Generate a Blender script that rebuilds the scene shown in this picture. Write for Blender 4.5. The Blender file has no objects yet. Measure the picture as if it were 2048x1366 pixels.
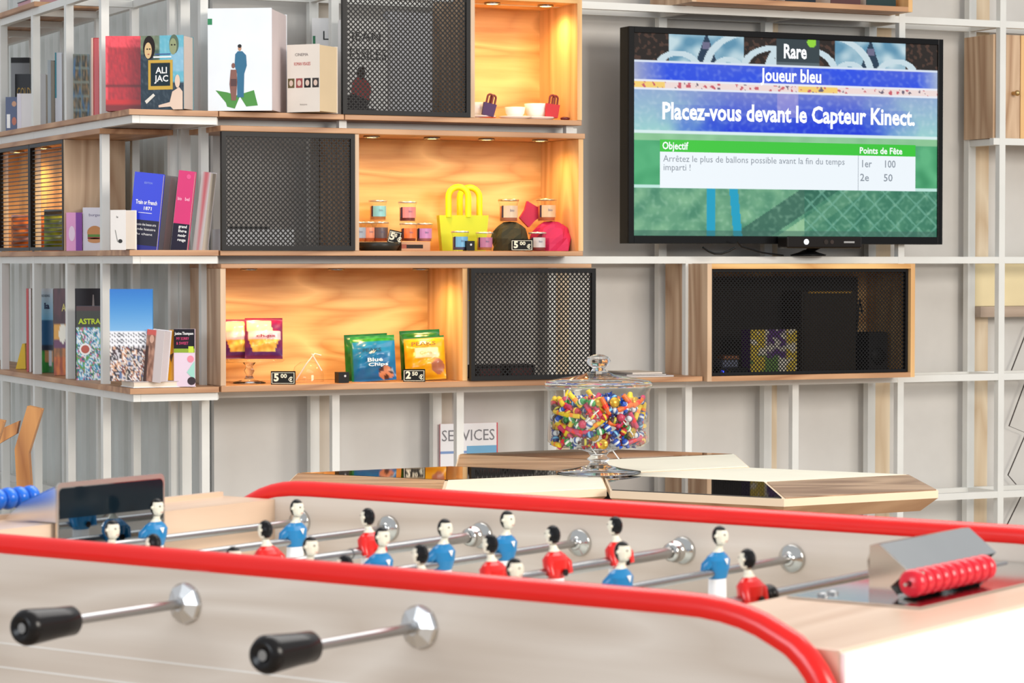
import bpy, math, random
from math import sin, cos, pi, atan, atan2, sqrt, radians
from mathutils import Vector, Matrix, noise
random.seed(7)
SC = bpy.context.scene
COL = SC.collection
# ------------------------------------------------------------------ camera
F = 5300.0; CAMZ = 1.18; PITCH = atan(158 / F)
cam = bpy.data.cameras.new('camera'); camo = bpy.data.objects.new('camera', cam); COL.objects.link(camo)
camo.location = (0, 0, CAMZ); camo.rotation_euler = (pi / 2 - PITCH, 0, 0)
cam.sensor_width = 36; cam.lens = F / 2048 * 36; cam.clip_start = 0.1; cam.clip_end = 60
cam.dof.use_dof = True; cam.dof.focus_distance = 5.9; cam.dof.aperture_fstop = 16
SC.camera = camo
# ------------------------------------------------------------------ world, lights, exposure
SC.view_settings.view_transform = 'Standard'; SC.view_settings.look = 'None'
SC.view_settings.gamma = 1; SC.view_settings.exposure = 0.28; SC.view_settings.use_curve_mapping = False
w = bpy.data.worlds.new('daylight'); SC.world = w; w.use_nodes = True
w.node_tree.nodes['Background'].inputs[0].default_value = (0.93, 0.96, 1.0, 1)
w.node_tree.nodes['Background'].inputs[1].default_value = 0.56

def area(name, loc, target, sx, sy, power, col):
    l = bpy.data.lights.new(name, 'AREA'); l.shape = 'RECTANGLE'; l.size = sx; l.size_y = sy
    l.energy = power; l.color = col
    o = bpy.data.objects.new(name, l); COL.objects.link(o); o.location = loc
    d = Vector(target) - Vector(loc); o.rotation_euler = d.to_track_quat('-Z', 'Y').to_euler()
    return o
area('window_daylight', (-3.2, -1.2, 2.3), (0, 6, 1.0), 3.0, 1.8, 115, (0.85, 0.93, 1.0))
area('window_daylight', (4.2, 1.2, 2.5), (0.6, 6.5, 1.0), 2.4, 1.6, 215, (1.0, 0.92, 0.82))
area('ceiling_glow', (0.6, 4.4, 3.1), (0.4, 3.6, 0), 3.0, 2.2, 62, (1.0, 0.96, 0.92))

# ------------------------------------------------------------------ projection helpers (pixels of the 2048x1366 photo)
TH = atan2(5300, 11276); EU = (cos(TH), sin(TH)); EV = (-sin(TH), cos(TH))
def ray(x, y):
    a = (x - 1024) / F; b = -(y - 683) / F
    return (a, cos(PITCH) + b * sin(PITCH), -sin(PITCH) + b * cos(PITCH))
_r = ray(259, 525); CX, CY = _r[0] * 6.664 / _r[1], 6.664
def hv(x, y, v):
    d = ray(x, y); t = (CX * EV[0] + CY * EV[1] + v) / (d[0] * EV[0] + d[1] * EV[1])
    return (d[0] * t - CX) * EU[0] + (d[1] * t - CY) * EU[1], CAMZ + d[2] * t
def hu(x, y, u):
    d = ray(x, y); t = (CX * EU[0] + CY * EU[1] + u) / (d[0] * EU[0] + d[1] * EU[1])
    return (d[0] * t - CX) * EV[0] + (d[1] * t - CY) * EV[1], CAMZ + d[2] * t
def W(u, v, z=0): return (CX + u * EU[0] + v * EV[0], CY + u * EU[1] + v * EV[1], z)

# ------------------------------------------------------------------ materials
MATS = {}
def lin(c):
    c = c / 255.0
    return c / 12.92 if c <= 0.04045 else ((c + 0.055) / 1.055) ** 2.4
def newmat(name):
    m = bpy.data.materials.new(name); m.use_nodes = True
    return m, m.node_tree.nodes, m.node_tree.links, m.node_tree.nodes['Principled BSDF']
def P(r, g, b, rough=0.5, metal=0.0, bump=0.0):
    k = (r, g, b, rough, metal, bump)
    if k in MATS: return MATS[k]
    m, n, l, p = newmat('paint_%d_%d_%d' % (r, g, b))
    tc = n.new('ShaderNodeTexCoord'); no = n.new('ShaderNodeTexNoise'); no.inputs['Scale'].default_value = 14
    l.new(tc.outputs['Object'], no.inputs['Vector'])
    mx = n.new('ShaderNodeMix'); mx.data_type = 'RGBA'
    a = (lin(r), lin(g), lin(b), 1)
    mx.inputs['A'].default_value = tuple(x * 0.93 for x in a[:3]) + (1,)
    mx.inputs['B'].default_value = tuple(min(1, x * 1.05) for x in a[:3]) + (1,)
    l.new(no.outputs['Fac'], mx.inputs['Factor']); l.new(mx.outputs['Result'], p.inputs['Base Color'])
    p.inputs['Roughness'].default_value = rough; p.inputs['Metallic'].default_value = metal
    if max(r, g, b) < 80 and metal == 0: p.inputs['Specular IOR Level'].default_value = 0.22
    if bump:
        bp = n.new('ShaderNodeBump'); bp.inputs['Strength'].default_value = bump; bp.inputs['Distance'].default_value = 0.002
        n2 = n.new('ShaderNodeTexNoise'); n2.inputs['Scale'].default_value = 90
        l.new(tc.outputs['Object'], n2.inputs['Vector']); l.new(n2.outputs['Fac'], bp.inputs['Height']); l.new(bp.outputs['Normal'], p.inputs['Normal'])
    MATS[k] = m; return m
def E(r, g, b, s=1.0):
    k = ('e', r, g, b, s)
    if k in MATS: return MATS[k]
    m, n, l, p = newmat('glow_%d_%d_%d' % (r, g, b))
    p.inputs['Base Color'].default_value = (0.02, 0.02, 0.02, 1)
    p.inputs['Emission Color'].default_value = (lin(r), lin(g), lin(b), 1); p.inputs['Emission Strength'].default_value = s
    p.inputs['Roughness'].default_value = 0.3
    MATS[k] = m; return m
def wood(key, c1, c2, axis='X', sc=1.0, rough=0.45, ring=0.5):
    if key in MATS: return MATS[key]
    m, n, l, p = newmat(key)
    tc = n.new('ShaderNodeTexCoord'); mp = n.new('ShaderNodeMapping')
    s = {'X': (1.6, 26, 26), 'Y': (26, 1.6, 26), 'Z': (26, 26, 1.6)}[axis]
    mp.inputs['Scale'].default_value = tuple(q * sc for q in s)
    no = n.new('ShaderNodeTexNoise'); no.inputs['Scale'].default_value = 2.2; no.inputs['Detail'].default_value = 6
    l.new(tc.outputs['Object'], mp.inputs['Vector']); l.new(mp.outputs['Vector'], no.inputs['Vector'])
    mp2 = n.new('ShaderNodeMapping'); mp2.inputs['Scale'].default_value = tuple((0.9 if q < 5 else 5.0) * sc for q in s)
    n2 = n.new('ShaderNodeTexNoise'); n2.inputs['Scale'].default_value = 1.3; n2.inputs['Detail'].default_value = 1; n2.inputs['Distortion'].default_value = 0.6
    l.new(tc.outputs['Object'], mp2.inputs['Vector']); l.new(mp2.outputs['Vector'], n2.inputs['Vector'])
    mu = n.new('ShaderNodeMath'); mu.operation = 'MULTIPLY'; mu.inputs[1].default_value = 14
    fr = n.new('ShaderNodeMath'); fr.operation = 'PINGPONG'; fr.inputs[1].default_value = 1.0
    l.new(n2.outputs['Fac'], mu.inputs[0]); l.new(mu.outputs[0], fr.inputs[0])
    ad = n.new('ShaderNodeMix'); ad.data_type = 'FLOAT'; ad.inputs['Factor'].default_value = ring
    l.new(no.outputs['Fac'], ad.inputs['A']); l.new(fr.outputs[0], ad.inputs['B'])
    rp = n.new('ShaderNodeValToRGB'); e = rp.color_ramp.elements
    e[0].position = 0.2; e[1].position = 0.75
    e[0].color = tuple(lin(q) for q in c2) + (1,); e[1].color = tuple(lin(q) for q in c1) + (1,)
    l.new(ad.outputs['Result'], rp.inputs['Fac']); l.new(rp.outputs['Color'], p.inputs['Base Color'])
    p.inputs['Roughness'].default_value = rough
    MATS[key] = m; return m
def attr_mat(key, emit=0.0, rough=0.35):
    if key in MATS: return MATS[key]
    m, n, l, p = newmat(key)
    a = n.new('ShaderNodeVertexColor'); a.layer_name = 'Col'
    if emit:
        p.inputs['Base Color'].default_value = (0.01, 0.01, 0.01, 1)
        l.new(a.outputs['Color'], p.inputs['Emission Color']); p.inputs['Emission Strength'].default_value = emit
    else: l.new(a.outputs['Color'], p.inputs['Base Color'])
    p.inputs['Roughness'].default_value = rough
    if emit: p.inputs['Specular IOR Level'].default_value = 0.2
    MATS[key] = m; return m
def thin_glass(key='thin_glass', tint=(0.975, 0.985, 0.98)):
    if key in MATS: return MATS[key]
    m = bpy.data.materials.new(key); m.use_nodes = True; n = m.node_tree.nodes; l = m.node_tree.links; n.clear()
    o = n.new('ShaderNodeOutputMaterial'); mx = n.new('ShaderNodeMixShader'); t = n.new('ShaderNodeBsdfTransparent')
    g = n.new('ShaderNodeBsdfGlossy'); fr = n.new('ShaderNodeLayerWeight'); fr.inputs['Blend'].default_value = 0.5
    pw = n.new('ShaderNodeMath'); pw.operation = 'POWER'; pw.inputs[1].default_value = 4.0; l.new(fr.outputs['Facing'], pw.inputs[0])
    a2 = n.new('ShaderNodeMath'); a2.operation = 'MULTIPLY_ADD'; a2.inputs[1].default_value = 0.75; a2.inputs[2].default_value = 0.03; l.new(pw.outputs[0], a2.inputs[0])
    t.inputs['Color'].default_value = tint + (1,); g.inputs['Roughness'].default_value = 0.03
    l.new(a2.outputs[0], mx.inputs[0]); l.new(t.outputs[0], mx.inputs[1]); l.new(g.outputs[0], mx.inputs[2]); l.new(mx.outputs[0], o.inputs[0])
    MATS[key] = m; return m
def solid_glass():
    if 'sg' in MATS: return MATS['sg']
    m, n, l, p = newmat('solid_glass')
    p.inputs['Transmission Weight'].default_value = 1; p.inputs['Roughness'].default_value = 0.02; p.inputs['IOR'].default_value = 1.48
    MATS['sg'] = m; return m
WHITE = P(226, 227, 223, 0.4); BLACK = P(17, 17, 19, 0.4); CHROME = P(205, 205, 202, 0.12, 1.0)
STEEL = P(170, 170, 170, 0.25, 1.0)
OAK = wood('oak_plank', (198, 152, 112), (158, 110, 74), 'X')
OAKY = wood('oak_plank_cross', (198, 152, 112), (158, 110, 74), 'Y')
OAKZ = wood('oak_side', (214, 184, 152), (168, 130, 98), 'Z')
MAPLE = wood('maple_panel', (236, 192, 126), (196, 140, 76), 'X', 1.3, 0.5, 0.5)
MAPLEZ = wood('maple_side', (234, 192, 134), (202, 150, 92), 'Z', 0.7, 0.5, 0.45)
PALE = wood('pale_oak', (218, 205, 192), (196, 179, 163), 'X', 0.8, 0.42, 0.35)
PALEY = wood('pale_oak_cross', (220, 194, 170), (198, 168, 142), 'Y', 0.6, 0.3, 0.45)
PRINT = attr_mat('printed_paper')

# ------------------------------------------------------------------ mesh builder
class MB:
    def __init__(s): s.v = []; s.f = []; s.mi = []; s.mats = []; s.sm = []; s.c = {}; s.M = Matrix.Identity(4)
    def m(s, mat):
        if mat not in s.mats: s.mats.append(mat)
        return s.mats.index(mat)
    def add(s, vs, fs, mat, smooth=False):
        b = len(s.v); k = s.m(mat)
        for p in vs: s.v.append(tuple(s.M @ Vector(p)))
        for f in fs: s.f.append([b + i for i in f]); s.mi.append(k); s.sm.append(smooth)
        return b
    def box(s, x0, x1, y0, y1, z0, z1, mat):
        s.add([(x0,y0,z0),(x1,y0,z0),(x1,y1,z0),(x0,y1,z0),(x0,y0,z1),(x1,y0,z1),(x1,y1,z1),(x0,y1,z1)],
              [(0,3,2,1),(4,5,6,7),(0,1,5,4),(1,2,6,5),(2,3,7,6),(3,0,4,7)], mat); return s
    def prism(s, pts, y0, y1, mat, ax='y', smooth=False):
        n = len(pts)
        def q(a, b, t): return {'y': (a, t, b), 'z': (a, b, t), 'x': (t, a, b)}[ax]
        vs = [q(a, b, y0) for a, b in pts] + [q(a, b, y1) for a, b in pts]
        s.add(vs, [list(range(n)), list(range(2*n-1, n-1, -1))] , mat)
        s.add(vs, [(i, n+i, n+(i+1)%n, (i+1)%n) for i in range(n)], mat, smooth); return s
    def patch(s, pts, layer, mat):     # flat printed shape lying on a face that looks to -y
        y = -0.0004 * layer; s.add([(a, y, b) for a, b in pts], [list(range(len(pts)))], mat); return s
    def rect(s, x0, x1, z0, z1, layer, mat): return s.patch([(x0,z0),(x1,z0),(x1,z1),(x0,z1)], layer, mat)
    def ell(s, cx, cz, rx, rz, layer, mat, n=18): return s.patch([(cx+rx*cos(2*pi*i/n), cz+rz*sin(2*pi*i/n)) for i in range(n)], layer, mat)
    def tube(s, pts, r, mat, n=12, caps=True):
        pts = [Vector(p) for p in pts]; rr = r if isinstance(r, (list, tuple)) else [r] * len(pts)
        vs = []; up = None
        for i, p in enumerate(pts):
            d = (pts[min(i+1, len(pts)-1)] - pts[max(i-1, 0)]).normalized()
            if up is None: up = Vector((0,0,1)) if abs(d.z) < 0.9 else Vector((1,0,0))
            a = d.cross(up).normalized(); b = a.cross(d).normalized(); up = b
            for k in range(n):
                t = 2*pi*k/n; vs.append(p + a * rr[i]*cos(t) + b * rr[i]*sin(t))
        fs = [(i*n+k, i*n+(k+1)%n, (i+1)*n+(k+1)%n, (i+1)*n+k) for i in range(len(pts)-1) for k in range(n)]
        s.add(vs, fs, mat, True)
        if caps: s.add(vs, [list(range(n-1, -1, -1)), list(range((len(pts)-1)*n, len(pts)*n))], mat)
        return s
    def lathe(s, prof, mat, n=32, c=(0,0,0), ax='z', smooth=True):
        def q(r, h, t):
            a, b = r*cos(t), r*sin(t)
            return {'z': (c[0]+a, c[1]+b, c[2]+h), 'y': (c[0]+a, c[1]+h, c[2]+b), 'x': (c[0]+h, c[1]+a, c[2]+b)}[ax]
        vs = [q(r, h, 2*pi*k/n) for r, h in prof for k in range(n)]
        fs = [(i*n+k, i*n+(k+1)%n, (i+1)*n+(k+1)%n, (i+1)*n+k) for i in range(len(prof)-1) for k in range(n)]
        s.add(vs, fs, mat, smooth)
        return s
    def cyl(s, c, r, h, mat, ax='z', n=24): return s.lathe([(0,0),(r,0),(r,h),(0,h)], mat, n, c, ax, False)
    def ball(s, c, r, mat, n=14, sz=1.0): return s.lathe([(r*sin(pi*i/8), -r*sz*cos(pi*i/8)) for i in range(9)], mat, n, c)
    def text(s, txt, size, x, z, mat, layer=2, width=None, align='LEFT', depth=0.0, y=None, bold=0.0):
        cu = bpy.data.curves.new('t', 'FONT'); cu.body = txt; cu.size = size; cu.align_x = align
        cu.offset = bold * size; cu.resolution_u = 2
        o = bpy.data.objects.new('t', cu); me = bpy.data.meshes.new_from_object(o)
        if len(me.vertices):
            xs = [v.co.x for v in me.vertices]; sx = 1.0
            if width: sx = width / (max(xs) - min(xs))
            yy = -0.0004 * layer if y is None else y
            s.add([(x + v.co.x * sx, yy, z + v.co.y) for v in me.vertices], [list(p.vertices) for p in me.polygons], mat)
        bpy.data.objects.remove(o); bpy.data.curves.remove(cu); bpy.data.meshes.remove(me); return s
    def picture(s, x0, x1, z0, z1, fn, nx=24, nz=30, y=-0.0004, mat=None):   # printed picture: fn(s,t) -> sRGB 0..255, t from the top
        vs = []; cs = []
        for j in range(nz+1):
            for i in range(nx+1):
                a = i/nx; b = j/nz; vs.append((x0+(x1-x0)*a, y if not callable(y) else y(a, b), z1+(z0-z1)*b)); cs.append(fn(a, b))
        b0 = s.add(vs, [(j*(nx+1)+i, (j+1)*(nx+1)+i, (j+1)*(nx+1)+i+1, j*(nx+1)+i+1) for j in range(nz) for i in range(nx)], mat or PRINT, callable(y))
        for i, c in enumerate(cs): s.c[b0+i] = c
        return s
    def build(s, name, parent=None, loc=(0,0,0), rz=0.0, rot=None, bevel=0.0):
        me = bpy.data.meshes.new(name); me.from_pydata(s.v, [], s.f)
        for m in s.mats: me.materials.append(m)
        me.polygons.foreach_set('material_index', s.mi); me.polygons.foreach_set('use_smooth', s.sm)
        if s.c:
            ca = me.color_attributes.new('Col', 'FLOAT_COLOR', 'POINT')
            for i, c in s.c.items(): ca.data[i].color = (lin(c[0]), lin(c[1]), lin(c[2]), 1)
        me.update()
        o = bpy.data.objects.new(name, me); COL.objects.link(o); o.location = loc
        o.rotation_euler = rot if rot else (0, 0, rz)
        if parent: o.parent = parent
        if bevel:
            b = o.modifiers.new('bevel', 'BEVEL'); b.width = bevel; b.segments = 2; b.limit_method = 'ANGLE'
        return o
def thing(name, label, cat, loc=(0,0,0), rz=0.0, group=None, rot=None):
    o = bpy.data.objects.new(name, None); COL.objects.link(o); o.location = loc; o.rotation_euler = rot if rot else (0,0,rz)
    o.empty_display_size = 0.05
    return tag(o, label, cat, group)
def tag(o, label, cat, group=None, kind=None):
    o['label'] = label; o['category'] = cat
    if group: o['group'] = group
    if kind: o['kind'] = kind
    return o
def struct(o): o['kind'] = 'structure'; return o
def copy_tree(o, parent=None):
    c = o.copy(); COL.objects.link(c)
    if parent: c.parent = parent
    for ch in list(o.children): copy_tree(ch, c)
    return c
def nz(x, y, s=1.0, o=0.0): return noise.noise(Vector((x*s+o, y*s-o, o)))
def mixc(a, b, t): t = max(0, min(1, t)); return tuple(a[i] + (b[i]-a[i])*t for i in range(3))

# ================================================================== ROOM
o = MB().box(-6, 9, -6, 14, -0.05, 0, wood('floor_boards', (176, 160, 140), (150, 132, 112), 'Y', 0.5)).build('floor'); struct(o)
PANEL = P(212, 210, 206, 0.55)
b = MB()
edges = [0.33, 4.6]
for i in range(len(edges)-1):
    b.box(edges[i]+0.0007, edges[i+1]-0.0007, 0.322, 0.345, 0, 2.9, PANEL)
b.box(0.33, 4.6, 0.345, 0.36, 0, 2.9, P(120, 118, 112, 0.8))
struct(b.build('wall_back', loc=W(0,0), rz=TH))
CORR = P(220, 224, 221, 0.5)
pts = [(0.43, 0.30)]; y = 0.30
b = MB(); prof = []
v = 0.345
while v < 4.2:
    prof += [(0.33, v), (0.33, v+0.06), (0.343, v+0.068), (0.343, v+0.092)]; v += 0.10
prof += [(0.50, v), (0.50, 0.345)]
b.prism(prof, 0, 2.9, CORR, ax='z')
struct(b.build('wall_left', loc=W(0,0), rz=TH))

# ================================================================== SHELF FRAME (white square steel tube grid)
fr = thing('grid_shelving', 'white square tube steel grid carrying the shelves along both walls', 'shelving', W(0,0), TH)
h = 0.0105; TOP = 2.62
rows = [0.13, 0.485, 0.838, 1.187, 1.541, 1.89, 2.25, 2.6]
FU = [0.236, 0.598, 0.959, 1.312, 1.665, 2.016, 2.375, 2.732, 3.09]
BU = [0.24, 0.599, 0.959, 1.312, 1.668, 2.003, 2.378, 2.737, 3.09]
for i, u in enumerate(FU):
    MB().box(u-h, u+h, 0.12-h, 0.12+h, 0, TOP, WHITE).build('post', fr) if i > 5 or i in (0,) else None
    if 0 < i <= 5:
        z1 = {1: 0.838, 2: 0.838, 3: 0.838, 4: 1.187, 5: 0.838}[i]
        MB().box(u-h, u+h, 0.12-h, 0.12+h, 0, z1, WHITE).build('post', fr)
        MB().box(u-h, u+h, 0.12-h, 0.12+h, 1.90, TOP, WHITE).build('post', fr)
    MB().box(u-0.013, u+0.013, 0.265, 0.29, 0, TOP, WHITE).build('post', fr)
MB().box(0.598-h, 0.598+h, 0.12-h, 0.12+h, 1.541, 1.90, WHITE).build('post', fr)
MB().box(0.588-h, 0.588+h, 0.03, 0.03+2*h, 1.53, 1.551, WHITE).build('post', fr)
MB().box(1.25-h, 1.25+h, 0.03, 0.03+2*h, 1.53, 1.551, WHITE).build('post', fr)
k1, k2 = 0.0099, 0.0094
for z in rows:
    if z == 1.541:
        MB().box(FU[0], 1.28, 0.12-k1, 0.12+k1, z-k1, z+k1, WHITE).build('rail', fr)
        MB().box(2.70, 3.2, 0.12-k1, 0.12+k1, z-k1, z+k1, WHITE).build('rail', fr)
    else: MB().box(FU[0], 3.2, 0.12-k1, 0.12+k1, z-k1, z+k1, WHITE).build('rail', fr)
    if z not in (1.541,): MB().box(BU[0], 3.2, 0.266, 0.2855, z-k1, z+k1, WHITE).build('rail', fr)
    for i, u in enumerate(FU):
        if z == 1.541 and 3 < i < 7: continue
        if z > 2: continue
        MB().box(u-k2, u+k2, 0.12+k1, 0.266, z-k2, z+k2, WHITE).build('cross_rail', fr)
# the left wing and the corner bay
LV = [0.29, 0.625, 0.97, 1.335, 1.69, 2.04, 2.4]
for s_ in LV:
    MB().box(0.012, 0.012+2*h, s_-h, s_+h, 0, TOP, WHITE).build('post', fr)
    MB().box(0.20, 0.20+2*h, s_-h+0.01, s_+h+0.01, 0, TOP, WHITE).build('post', fr)
    for z in rows[:7]: MB().box(0.012+2*h, 0.20, s_-k2, s_+k2, z-k2, z+k2, WHITE).build('cross_rail', fr)
for z in rows[:7]:
    MB().box(0.0125, 0.012+2*k1, 0.0125, 2.4, z-k1, z+k1, WHITE).build('rail', fr)
    MB().box(0.0125+2*k1, 0.236, 0.0125, 0.012+2*k1, z-k1, z+k1, WHITE).build('rail', fr)
    MB().box(0.2005, 0.20+2*k1, 0.05, 2.4, z-k1, z+k1, WHITE).build('rail', fr)
    MB().box(0.236-k2, 0.236+k2, 0.0125+2*k1, 0.12-k1, z-k2, z+k2, WHITE).build('cross_rail', fr)
BAT = wood('batten_ply', (222, 205, 178), (200, 176, 144), 'Z', 1.0)
for u, wd in ((0.64, 0.05), (1.0, 0.035), (1.36, 0.04), (2.055, 0.02), (2.425, 0.07), (2.79, 0.05)):
    MB().box(u-wd/2, u+wd/2, 0.296, 0.319, 0, TOP, BAT if u > 1.2 else P(206, 196, 182, .5)).build('batten', fr)

# ================================================================== PLANKS AND BOXES
def plank(u0, u1, v0, v1, z0, z1, label, group='oak shelf boards', mat=None):
    o = MB().box(0, u1-u0, 0, v1-v0, 0, z1-z0, mat or OAK).build('shelf_board', loc=W(u0, v0, z0), rz=TH, bevel=0.0015)
    return tag(o, label, 'shelf', group)
cor = lambda z, lab: tag(MB().prism([(0,0),(0.236,0),(0.236,0.105),(0.20,0.29),(0,0.29)], 0, 0.014, OAK, ax='z').build('shelf_board', loc=W(0,0,z), rz=TH, bevel=0.0015), lab, 'shelf', 'oak shelf boards')
cor(1.5515, 'oak board jutting at the corner under the red bag and portrait book')
cor(1.1975, 'oak board jutting at the corner under the blue and magenta books')
cor(0.8485, 'oak board jutting at the corner under the beach photo book')
plank(0.238, 0.580, 0, 0.25, 1.5515, 1.5655, 'oak shelf board under the tall white book and beige book')
plank(0.582, 1.272, 0, 0.25, 1.5515, 1.5655, 'oak shelf board under the top mesh door and the white cups')
plank(0.240, 1.28, -0.004, 0.25, 1.515, 1.5295, 'oak board roofing the middle box with the yellow tote bag')
plank(0.240, 1.276, 0, 0.25, 1.1975, 1.2105, 'oak board under the middle mesh door and small jars')
plank(0.240, 1.30, -0.004, 0.25, 1.165, 1.1765, 'oak board roofing the lower box with the crisp packets')
plank(0.240, 1.31, -0.004, 0.25, 0.8485, 0.8645, 'oak board under the crisp packets and lower mesh door')
plank(1.312, 1.66, 0.02, 0.25, 0.8485, 0.8625, 'oak board behind the candy jar carrying magazines')
plank(0.0, 0.20, 0.29, 2.4, 1.5515, 1.5655, 'oak board of the left wing under dark books', mat=OAKY)
plank(0.0, 0.20, 0.26, 2.4, 1.515, 1.529, 'oak board roofing the left wing lit box', mat=OAKY)
plank(0.0, 0.20, 0.29, 2.4, 1.1975, 1.2115, 'oak board of the left wing under the lit mesh box', mat=OAKY)
plank(0.0, 0.20, 0.29, 2.4, 0.8485, 0.8625, 'oak board of the left wing under the tall comic books', mat=OAKY)
plank(0.0, 0.20, 0.90, 2.4, 1.9005, 1.9145, 'oak board at the top left corner of the frame', mat=OAKY)

def downlight(par, x, y, z, power=1.6):
    d = MB().lathe([(0,0),(0.022,0),(0.022,-0.005),(0.017,-0.005)], STEEL, 20, (x, y, z)).lathe([(0.017,-0.004),(0,-0.004)], E(255, 214, 130, 9), 20, (x, y, z)).build('downlight', par)
    l = bpy.data.lights.new('downlight_lamp', 'SPOT'); l.energy = power; l.color = (1.0, 0.60, 0.23); l.spot_size = radians(165); l.spot_blend = 0.9; l.shadow_soft_size = 0.02
    lo = bpy.data.objects.new('downlight_lamp', l); COL.objects.link(lo); lo.parent = d; lo.location = (x, y, z-0.012)
def wbox(label, u0, u1, z0, z1, depth=0.245, left=True, right=True, back=True, top=False, bottom=False, lights=(), dark=False, power=1.6, v0=0.0):
    t = thing('display_box', label, 'display box', W(u0, v0, z0), TH, None)
    w_, H_ = u1-u0, z1-z0; th = 0.014
    if left: MB().box(0, th, 0, depth, 0, H_, OAKZ).build('side_panel', t)
    if right: MB().box(w_-th, w_, 0, depth, 0, H_, MAPLEZ).build('side_panel', t)
    if back: MB().box(th, w_-th, depth-0.01, depth, 0, H_, MAPLE).build('back_panel', t)
    if top: MB().box(th, w_-th, 0, depth, H_-th, H_, MAPLE).build('top_panel', t)
    if bottom: MB().box(th, w_-th, 0, depth, 0, th, OAK).build('bottom_panel', t)
    for x in lights: downlight(t, x*w_, 0.075, H_ - (th if top else 0), power)
    return t
wbox('lit wooden box at the top holding white cups', 0.939, 1.272, 1.566, 1.895, top=True, lights=(0.3, 0.78), power=2.6)
wbox('lit wooden box holding small jars and a yellow tote bag', 0.607, 1.276, 1.211, 1.5145, lights=(0.12, 0.38, 0.62, 0.86), power=2.0)
wbox('lit wooden box holding purple, blue and yellow crisp packets', 0.240, 0.931, 0.865, 1.1645, lights=(0.15, 0.5, 0.85), power=2.5)
wbox('wooden box with black mesh front holding a dark speaker', 1.663, 2.350, 0.8485, 1.1765, top=True, bottom=True)
wbox('wooden box above the television, cut by the top edge', 1.612, 2.337, 1.901, 2.24, top=True, bottom=True, v0=0.0)
# left wing lit box (faces the left)
t = thing('display_box', 'lit wooden box behind fine black mesh on the left wing', 'display box', W(0, 0.60, 1.212), TH)
MB().box(0.002, 0.172, 0, 0.014, 0, 0.302, OAKZ).build('side_panel', t)
MB().box(0.160, 0.172, 0.014, 1.1, 0, 0.302, MAPLEZ).build('back_panel', t)
MB().box(0.002, 0.160, 1.086, 1.1, 0, 0.302, MAPLEZ).build('side_panel', t)
for yy in (0.2, 0.5, 0.8): downlight(t, 0.08, yy, 0.302, 2.6)

def mesh_rect(b, x0, x1, z0, z1, pitch, bw, y0, y1, mat, only=None):
    step = pitch
    for sgn in (1, -1):
        if only and sgn != only: continue
        c = (x0 + z0 if sgn == 1 else x0 - z1) - step; end = (x1 + z1) if sgn == 1 else (x1 - z0)
        hw = bw / 2 * sqrt(2)
        while c < end + step:
            # strip: |x + sgn*z - c| <= hw, clipped to the rectangle
            poly = [(x0, z0), (x1, z0), (x1, z1), (x0, z1)]
            for lo, k in ((c - hw, 1), (c + hw, -1)):
                out = []
                for i in range(len(poly)):
                    p, q = poly[i], poly[(i+1) % len(poly)]
                    fp = k * (p[0] + sgn*p[1] - lo); fq = k * (q[0] + sgn*q[1] - lo)
                    if fp >= 0: out.append(p)
                    if (fp < 0) != (fq < 0):
                        tt = fp / (fp - fq); out.append((p[0]+(q[0]-p[0])*tt, p[1]+(q[1]-p[1])*tt))
                poly = out
                if len(poly) < 3: break
            if len(poly) >= 3: b.prism(poly, y0, y1, mat)
            c += step
LOUVRE = []
def mesh_door(label, u0, u1, z0, z1, v=0.0, pitch=0.0134, bw=0.0033, fw=0.012, side=False, loc=None, rz=None):
    t = thing('mesh_door', label, 'mesh door', loc or W(u0, v, z0), TH if rz is None else rz, 'black perforated metal doors')
    w_, H_ = u1-u0, z1-z0
    b = MB(); d = 0.014
    b.box(0, fw, 0, d, 0, H_, BLACK); b.box(w_-fw, w_, 0, d, 0, H_, BLACK); b.box(fw, w_-fw, 0, d, 0, fw, BLACK); b.box(fw, w_-fw, 0, d, H_-fw, H_, BLACK)
    b.build('door_frame', t)
    b = MB()
    if side:
        zz = fw + 0.006
        while zz < H_-fw: b.box(fw, w_-fw, 0.005, 0.0065, zz, zz+0.0028, BLACK); zz += 0.0115
    else: mesh_rect(b, fw, w_-fw, fw, H_-fw, pitch, bw, 0.005, 0.0065, BLACK)
    b.build('perforated_sheet', t)
    return t
mesh_door('black perforated door on the top shelf in front of two white books', 0.575, 0.939, 1.566, 1.90, v=-0.004)
mesh_door('black perforated door on the middle shelf left of the small jars', 0.242, 0.607, 1.211, 1.514, v=-0.008)
mesh_door('black perforated door on the lower shelf right of the crisp packets', 0.933, 1.305, 0.865, 1.164, v=-0.02)
mesh_door('wide black mesh front of the box with the speaker', 1.680, 2.334, 0.864, 1.161, v=0.012, pitch=0.0115, bw=0.0024, fw=0.008)
for a, c_, lab in ((0.612, 0.962, 'black mesh door of the left lit box in front of the green bag'), (0.966, 1.32, 'black mesh door of the left lit box in front of the orange bag')):
    mesh_door(lab, 0, c_-a, 1.213, 1.514, loc=W(0.0, c_, 1.213), rz=TH-pi/2, side=True, fw=0.010)

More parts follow.
